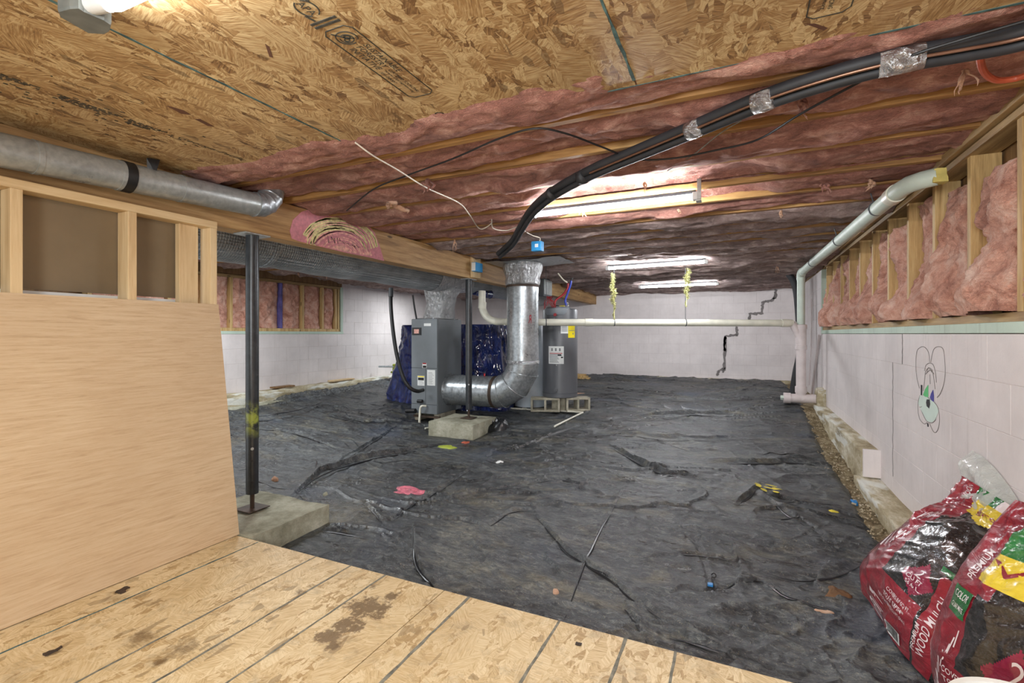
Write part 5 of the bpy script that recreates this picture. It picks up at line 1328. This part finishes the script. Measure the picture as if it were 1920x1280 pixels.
t = thing('looped_wire', 'bent black wire with a blue clip on the sheet', 'wire', tuple(onG(1335, 1085)))
MB().tube([onS(1334, 1077, .01), onS(1338, 1074, .02), onS(1342, 1077, .02), onS(1341, 1082, .01), onS(1334, 1082, .01), onS(1337, 1092, .01), onS(1343, 1103, .008)], .0028, 8, smooth=5).build('wire', MT['black'], t, smooth=True)
c = onS(1332, 1096, .008); MB().box((c.x-.013, c.y-.010, c.z-.006), (c.x+.013, c.y+.010, c.z+.008), bev=.003).build('clip', MT['blueplastic'], t)
# scattered bark crumbs on the OSB floor
for i, (px, py, sx, sy) in enumerate(((226, 1110, .020, .012), (232, 1105, .012, .018), (100, 1221, .010, .026), (1085, 1098+110, .012, .008))):
    c = onZ(px, py, ZP); m = MB(); rough_box(m, (c.x-sx, c.y-sy, ZP), (c.x+sx, c.y+sy, ZP+.006), .008, .006, i*3.0, 60)
    o = m.build('bark_crumb', MT['rust'], smooth=True); o['label'] = ['dark crumb by the chalk joint, left one of a pair', 'dark crumb by the chalk joint, right one of a pair', 'dark crumb on the OSB floor at the lower left', 'brown crumb near the outer floor edge'][i]; o['category'] = 'crumb'

# ================================================================== MULCH BAGS
def catm(vals, t):
    n = len(vals)-1; x = min(max(t, 0), 1)*n; i = min(int(x), n-1); f_ = x-i
    p = [vals[max(i-1, 0)], vals[i], vals[i+1], vals[min(i+2, n)]]
    return .5*((2*p[1])+(-p[0]+p[2])*f_+(2*p[0]-5*p[1]+4*p[2]-p[3])*f_*f_+(-p[0]+3*p[1]-3*p[2]+p[3])*f_**3)
def mulch_bag(name, label, Lc, Rc, thick, seed, region, tune=1.0, warp=1.0):
    """Lc/Rc: left and right seam points from foot to neck; the film bulges between them."""
    Lc = [Vector(p) for p in Lc]; Rc = [Vector(p) for p in Rc]
    t = thing(name, label, 'bag', tuple((Lc[0]+Rc[0])/2), 'mulch bags against the right wall')
    up = (Lc[-1]+Rc[-1])/2-(Lc[0]+Rc[0])/2; ac = Rc[0]-Lc[0]; nf = ac.cross(up).normalized()
    if nf.x > 0: nf = -nf
    def surf(s, v, back=False, dr=0.0):
        a, b = catm(Lc, v), catm(Rc, v); p = a.lerp(b, s)
        prof = max(0.0, 1-abs(2*s-1)**2.6)**.5
        tv = catm([.55, 1.0, 1.12, 1.05, .85, .42, .22, .16], v) if True else 1
        bl = thick*prof*tv
        n1 = float(fbm(s*3+seed, v*3.5, seed, 3)); n2 = float(ridged(s*2.2+v*1.5+seed, v*6.5-s*2, seed, 3)); n3 = float(ridged(s*9+seed, v*3, seed+4, 2))
        g = max(0.0, (v-.62)/.38)
        n4 = float(ridged(s*3.0+v*4+seed, v*15-s*6, seed+7, 3)); bl += prof*(n1*.030+n2*.022+n4*.007)*tune+prof*g*(n3-.4)*.045
        q = p+nf*(bl+dr) if not back else p-nf*bl*.55
        q += up.normalized()*0.012*math.sin(s*PI)*(-1 if v < .1 else 0)
        if q.x > XR-.012: q.x = XR-.012
        return q
    n, m__ = 110, 130
    P = np.zeros((n+1, m__+1, 3)); 
    for i in range(n+1):
        for j in range(m__+1): P[i, j] = surf(i/n, j/m__)
    mi = [[region(((i+.5)/n)**(1/warp), (j+.5)/m__) for j in range(m__)] for i in range(n)]
    MB().grid(P[::1], mi).build('front_film', [MT['bagclear'], MT['bagred'], MT['baggreen'], MT['bagyellow'], MT['bagdia'], MT['bagwhite']], t, smooth='all')
    Pb = np.array([[surf(i/30, j/36, True) for j in range(37)] for i in range(30, -1, -1)]); MB().grid(Pb).build('back_film', MT['bagred'], t, smooth='all')
    Lb_ = [[tuple(surf(i/30, 0)), tuple(surf(i/30, 0, True))] for i in range(31)]; MB().grid(np.array(Lb_)).build('foot_seam', MT['bagred'], t, smooth='all')
    def bp_(s, v): return surf(max(s, 0)**warp, v, False, .0035)
    return t, bp_
def lettering(t, bp_, items, mat, name='lettering'):
    for txt, s0, v0, ws, hv, rot in items:
        m = MB()
        vs, fs = text_mesh(txt)
        xs_ = [q[0] for q in vs]; ys_ = [q[1] for q in vs]; sx = 1/(max(xs_)-min(xs_)); sy = 1/(max(ys_)-min(ys_))
        out = []
        for q in vs:
            a = (q[0]-min(xs_))*sx; b = (q[1]-min(ys_))*sy
            out.append(bp_(s0+a*ws, v0+b*hv) if not rot else bp_(s0-b*ws, v0+a*hv))
        m.add(out, fs)
        m.build(name, mat, t)
def region1(s, v):
    if v > .80:
        if s < .12: return 1
        if v > .90: return 2 if s < .75 else 5
        return 3 if s > .16 else 1
    if v > .70 and s > .16 and (v-.70) > .12*abs(s-.6): return 3
    if s < .14 or (v > .64 and s < .20): return 1
    if v < .215 and s < .62: return 1
    if abs(s-.50)/.20+abs(v-.315)/.075 < 1: return 4
    if v < .40-.10*abs(s-.85) and .70 < s < .98: return 1
    if v < .24 and s < .66: return 1
    if abs(s-.10)/.05+abs(v-.66)/.03 < 1: return 2
    if .40 < v < .425 and .62 < s < .98: return 2
    return 0
L1 = [(.56, 2.86, -1.22), (.585, 2.885, -1.13), (.66, 2.90, -1.03), (.74, 2.90, -.93), (.81, 2.89, -.84), (.87, 2.87, -.775), (.90, 2.865, -.72), (.935, 2.86, -.655)]
R1 = [(.63, 2.22, -1.26), (.66, 2.20, -1.15), (.72, 2.22, -1.03), (.79, 2.27, -.92), (.85, 2.34, -.83), (.89, 2.42, -.76), (.91, 2.46, -.71), (.94, 2.48, -.655)]
bag1, b1 = mulch_bag('mulch_bag', 'red and clear wood mulch bag slumped against the pink wall, farther one', L1, R1, .10, 2.0, region1, 1.0, .36)
lettering(bag1, b1, [('2', .47, .322, .08, .034, 0), ('CU FT', .40, .298, .19, .018, 0), ('56.6 L', .41, .274, .16, .015, 0),
    ('COVERS 8.0 SQ FT', .25, .182, .33, .019, 0), ('TO 3.0" DEPTH**', .22, .155, .33, .019, 0), ('NET CONTENTS 2 CU FT (56.6 L)', .15, .128, .42, .015, 0),
    ('WOOD MULCH', .88, .08, .10, .24, 1), ('PREMIUM', .76, .08, .06, .105, 1)], MT['bagwhite'])
m = MB()
P_ = lambda a, b, c, d: [b1(a, b), b1(c, b), b1(c, d), b1(a, d)]
for i in range(14):
    s_ = .27+.011*i
for r_ in range(6):
    m.add(P_(.09, .105-.012*r_, .09+random.uniform(.10, .16), .105-.012*r_+.004), [(0, 1, 2, 3)])
for r_ in range(7):
    m.add(P_(.02+.012*r_, .30+.02*r_, .024+.012*r_, .30+.02*r_+random.uniform(.05, .10)), [(0, 1, 2, 3)])
for r_ in range(5):
    m.add(P_(.05+.012*r_, .50+.02*r_, .054+.012*r_, .50+.02*r_+random.uniform(.05, .10)), [(0, 1, 2, 3)])
m.build('small_print', MT['bagwhite'], bag1, kind='stuff')
m = MB(); nb = 8
for i in range(nb):
    for j in range(nb): m.add(P_(.30+.20*i/nb, .025+.055*j/nb, .30+.20*(i+1)/nb, .025+.055*(j+1)/nb), [(0, 1, 2, 3)])
m.build('barcode_patch', MT['label'], bag1, kind='stuff')
b1b = lambda s, v: b1(s, v)+Vector((-.0016, -.0006, .0012))
m = MB(); x_ = .31
while x_ < .48:
    w_ = random.choice((.002, .004, .006)); 
    for j in range(4): m.add([b1b(x_, .034+.011*j), b1b(x_+w_, .034+.011*j), b1b(x_+w_, .045+.011*j), b1b(x_, .045+.011*j)], [(0, 1, 2, 3)])
    x_ += w_+random.choice((.003, .004))
m.build('barcode', MT['ink'], bag1, kind='stuff')
m = MB()
m.add([b1(.05, .06), b1(.10, .055), b1(.11, .10), b1(.06, .11)], [(0, 1, 2, 3)]); m.build('hand_symbol', MT['bagwhite'], bag1)
vs, fs = text_mesh('Vigoro')
m = MB(); fit_text(m, 'Vigoro', b1, .20, .765, .72, .075); m.build('brand_lettering', MT['bagred'], bag1)
lettering(bag1, b1, [('MOON', .08, .86, .05, .11, 1)], MT['bagwhite'])
# clear film collar sticking up over the neck
def film_flap(t, pts, seed, name='clear_collar'):
    G = []
    for i in range(30):
        s_ = i/29; row = []
        for j in range(16):
            v_ = j/15; a = catm([Vector(p) for p in pts[0]], s_); b = catm([Vector(p) for p in pts[1]], s_); p = a.lerp(b, v_)
            p += Vector((-1, -.5, .2)).normalized()*(.028*float(fbm(s_*5, v_*3, seed, 3))+.02*math.sin(PI*v_)); p.x = min(p.x, XR-.006)
            row.append(p)
        G.append(row)
    MB().grid(np.array(G)).build(name, MT['clearfilm'], t, smooth='all')
film_flap(bag1, ([(.90, 2.86, -.715), (.92, 2.74, -.70), (.92, 2.60, -.74), (.92, 2.42, -.82)], [(.965, 2.93, -.535), (.972, 2.80, -.545), (.974, 2.62, -.60), (.974, 2.42, -.70)]), 3)
film_flap(bag1, ([(.86, 2.78, -.735), (.88, 2.66, -.75), (.89, 2.56, -.79), (.89, 2.48, -.83)], [(.94, 2.62, -.63), (.95, 2.56, -.66), (.95, 2.50, -.70), (.95, 2.42, -.76)]), 6)
def region2(s, v):
    if v > .93: return 1
    if v > .58 and s > .10:
        if v > .71: return 2
        if abs(v-.71) < .02: return 3
        return 3
    if s < .13 or (v > .52 and s < .20): return 1
    if v < .24 and s < .36: return 1
    if abs(s-.38)/.15+abs(v-.30)/.12 < 1: return 4
    if .62 < s < .86 and .1 < v < .5: return 2 if v > .4 else 1
    if v < .1: return 1
    return 0
L2 = [(.64, 2.15, -1.27), (.62, 2.16, -1.15), (.63, 2.16, -1.02), (.665, 2.16, -.89), (.70, 2.15, -.78), (.735, 2.13, -.68), (.76, 2.11, -.61), (.80, 2.09, -.53)]
R2 = [(.86, 1.66, -1.27), (.88, 1.64, -1.15), (.89, 1.63, -1.02), (.90, 1.63, -.89), (.91, 1.65, -.78), (.92, 1.70, -.68), (.93, 1.74, -.60), (.94, 1.76, -.52)]
bag2, b2 = mulch_bag('mulch_bag', 'red and clear wood mulch bag nearest the camera, at the frame corner', L2, R2, .085, 6.0, region2, 1.0, .6)
lettering(bag2, b2, [('2', .36, .31, .06, .07, 0), ('CU FT', .31, .27, .14, .034, 0), ('56.6 L', .32, .23, .12, .026, 0), ('COVERS 8.0 SQ FT', .08, .20, .22, .024, 0), ('TO 3.0" DEPTH**', .08, .165, .22, .024, 0),
    ('PREMIUM', .085, .56, .04, .14, 1)], MT['bagwhite'])
m = MB(); fit_text(m, 'Vigoro', b2, .115, .605, .70, .075); m.build('brand_lettering', MT['bagred'], bag2)
m = MB(); fit_text(m, 'COLOR', b2, .30, .80, .4, .06); m.build('lettering', MT['bagyellow'], bag2)
def sign_patch(t, bf, s0, v0, ws, hv, mat, nm):
    m = MB(); n_ = 6
    for i in range(n_):
        for j in range(n_): m.add([bf(s0+ws*i/n_, v0+hv*j/n_), bf(s0+ws*(i+1)/n_, v0+hv*j/n_), bf(s0+ws*(i+1)/n_, v0+hv*(j+1)/n_), bf(s0+ws*i/n_, v0+hv*(j+1)/n_)], [(0, 1, 2, 3)])
    m.build(nm, mat, t)
sign_patch(bag2, b2, .03, .40, .09, .11, MT['baggreen'], 'green_panel')
b2b = lambda s, v: b2(s, v)+Vector((-.002, -.001, .001))
m = MB(); fit_text(m, 'COLOR', b2b, .04, .465, .07, .028); fit_text(m, 'GUARANTEE', b2b, .04, .42, .07, .02); m.build('lettering', MT['bagwhite'], bag2)
m = MB()
for r_ in range(9): m.add([b2(.02+.01*r_, .06+.03*r_), b2(.025+.01*r_, .06+.03*r_), b2(.025+.01*r_, .12+.03*r_), b2(.02+.01*r_, .12+.03*r_)], [(0, 1, 2, 3)])
m.build('small_print', MT['bagwhite'], bag2, kind='stuff')
# bucket at the lower right corner
t = thing('white_bucket', 'white plastic bucket rim in front of the nearest mulch bag', 'bucket', (.537, 1.305, ZP))
MB().lathe([(.115, ZP), (.118, ZP+.01), (.135, -.805), (.146, -.803), (.146, -.791), (.138, -.789), (.138, -.783), (.145, -.779), (.143, -.774), (.134, -.777), (.115, ZP+.02), (0, ZP+.02)], (.537, 1.305, 0), 56, cap=False).build('shell', MT['whitep'], t, smooth=True)
MB().tube([(.537+a_, 1.305+b_, c_) for a_, b_, c_ in ((-.146, 0, -.80), (-.15, -.06, -.88), (-.10, -.13, -.95), (0, -.155, -.97), (.10, -.13, -.95), (.15, -.06, -.88), (.146, 0, -.80))], .003, 8, smooth=5).build('handle', MT['darkgrey'], t, smooth=True)
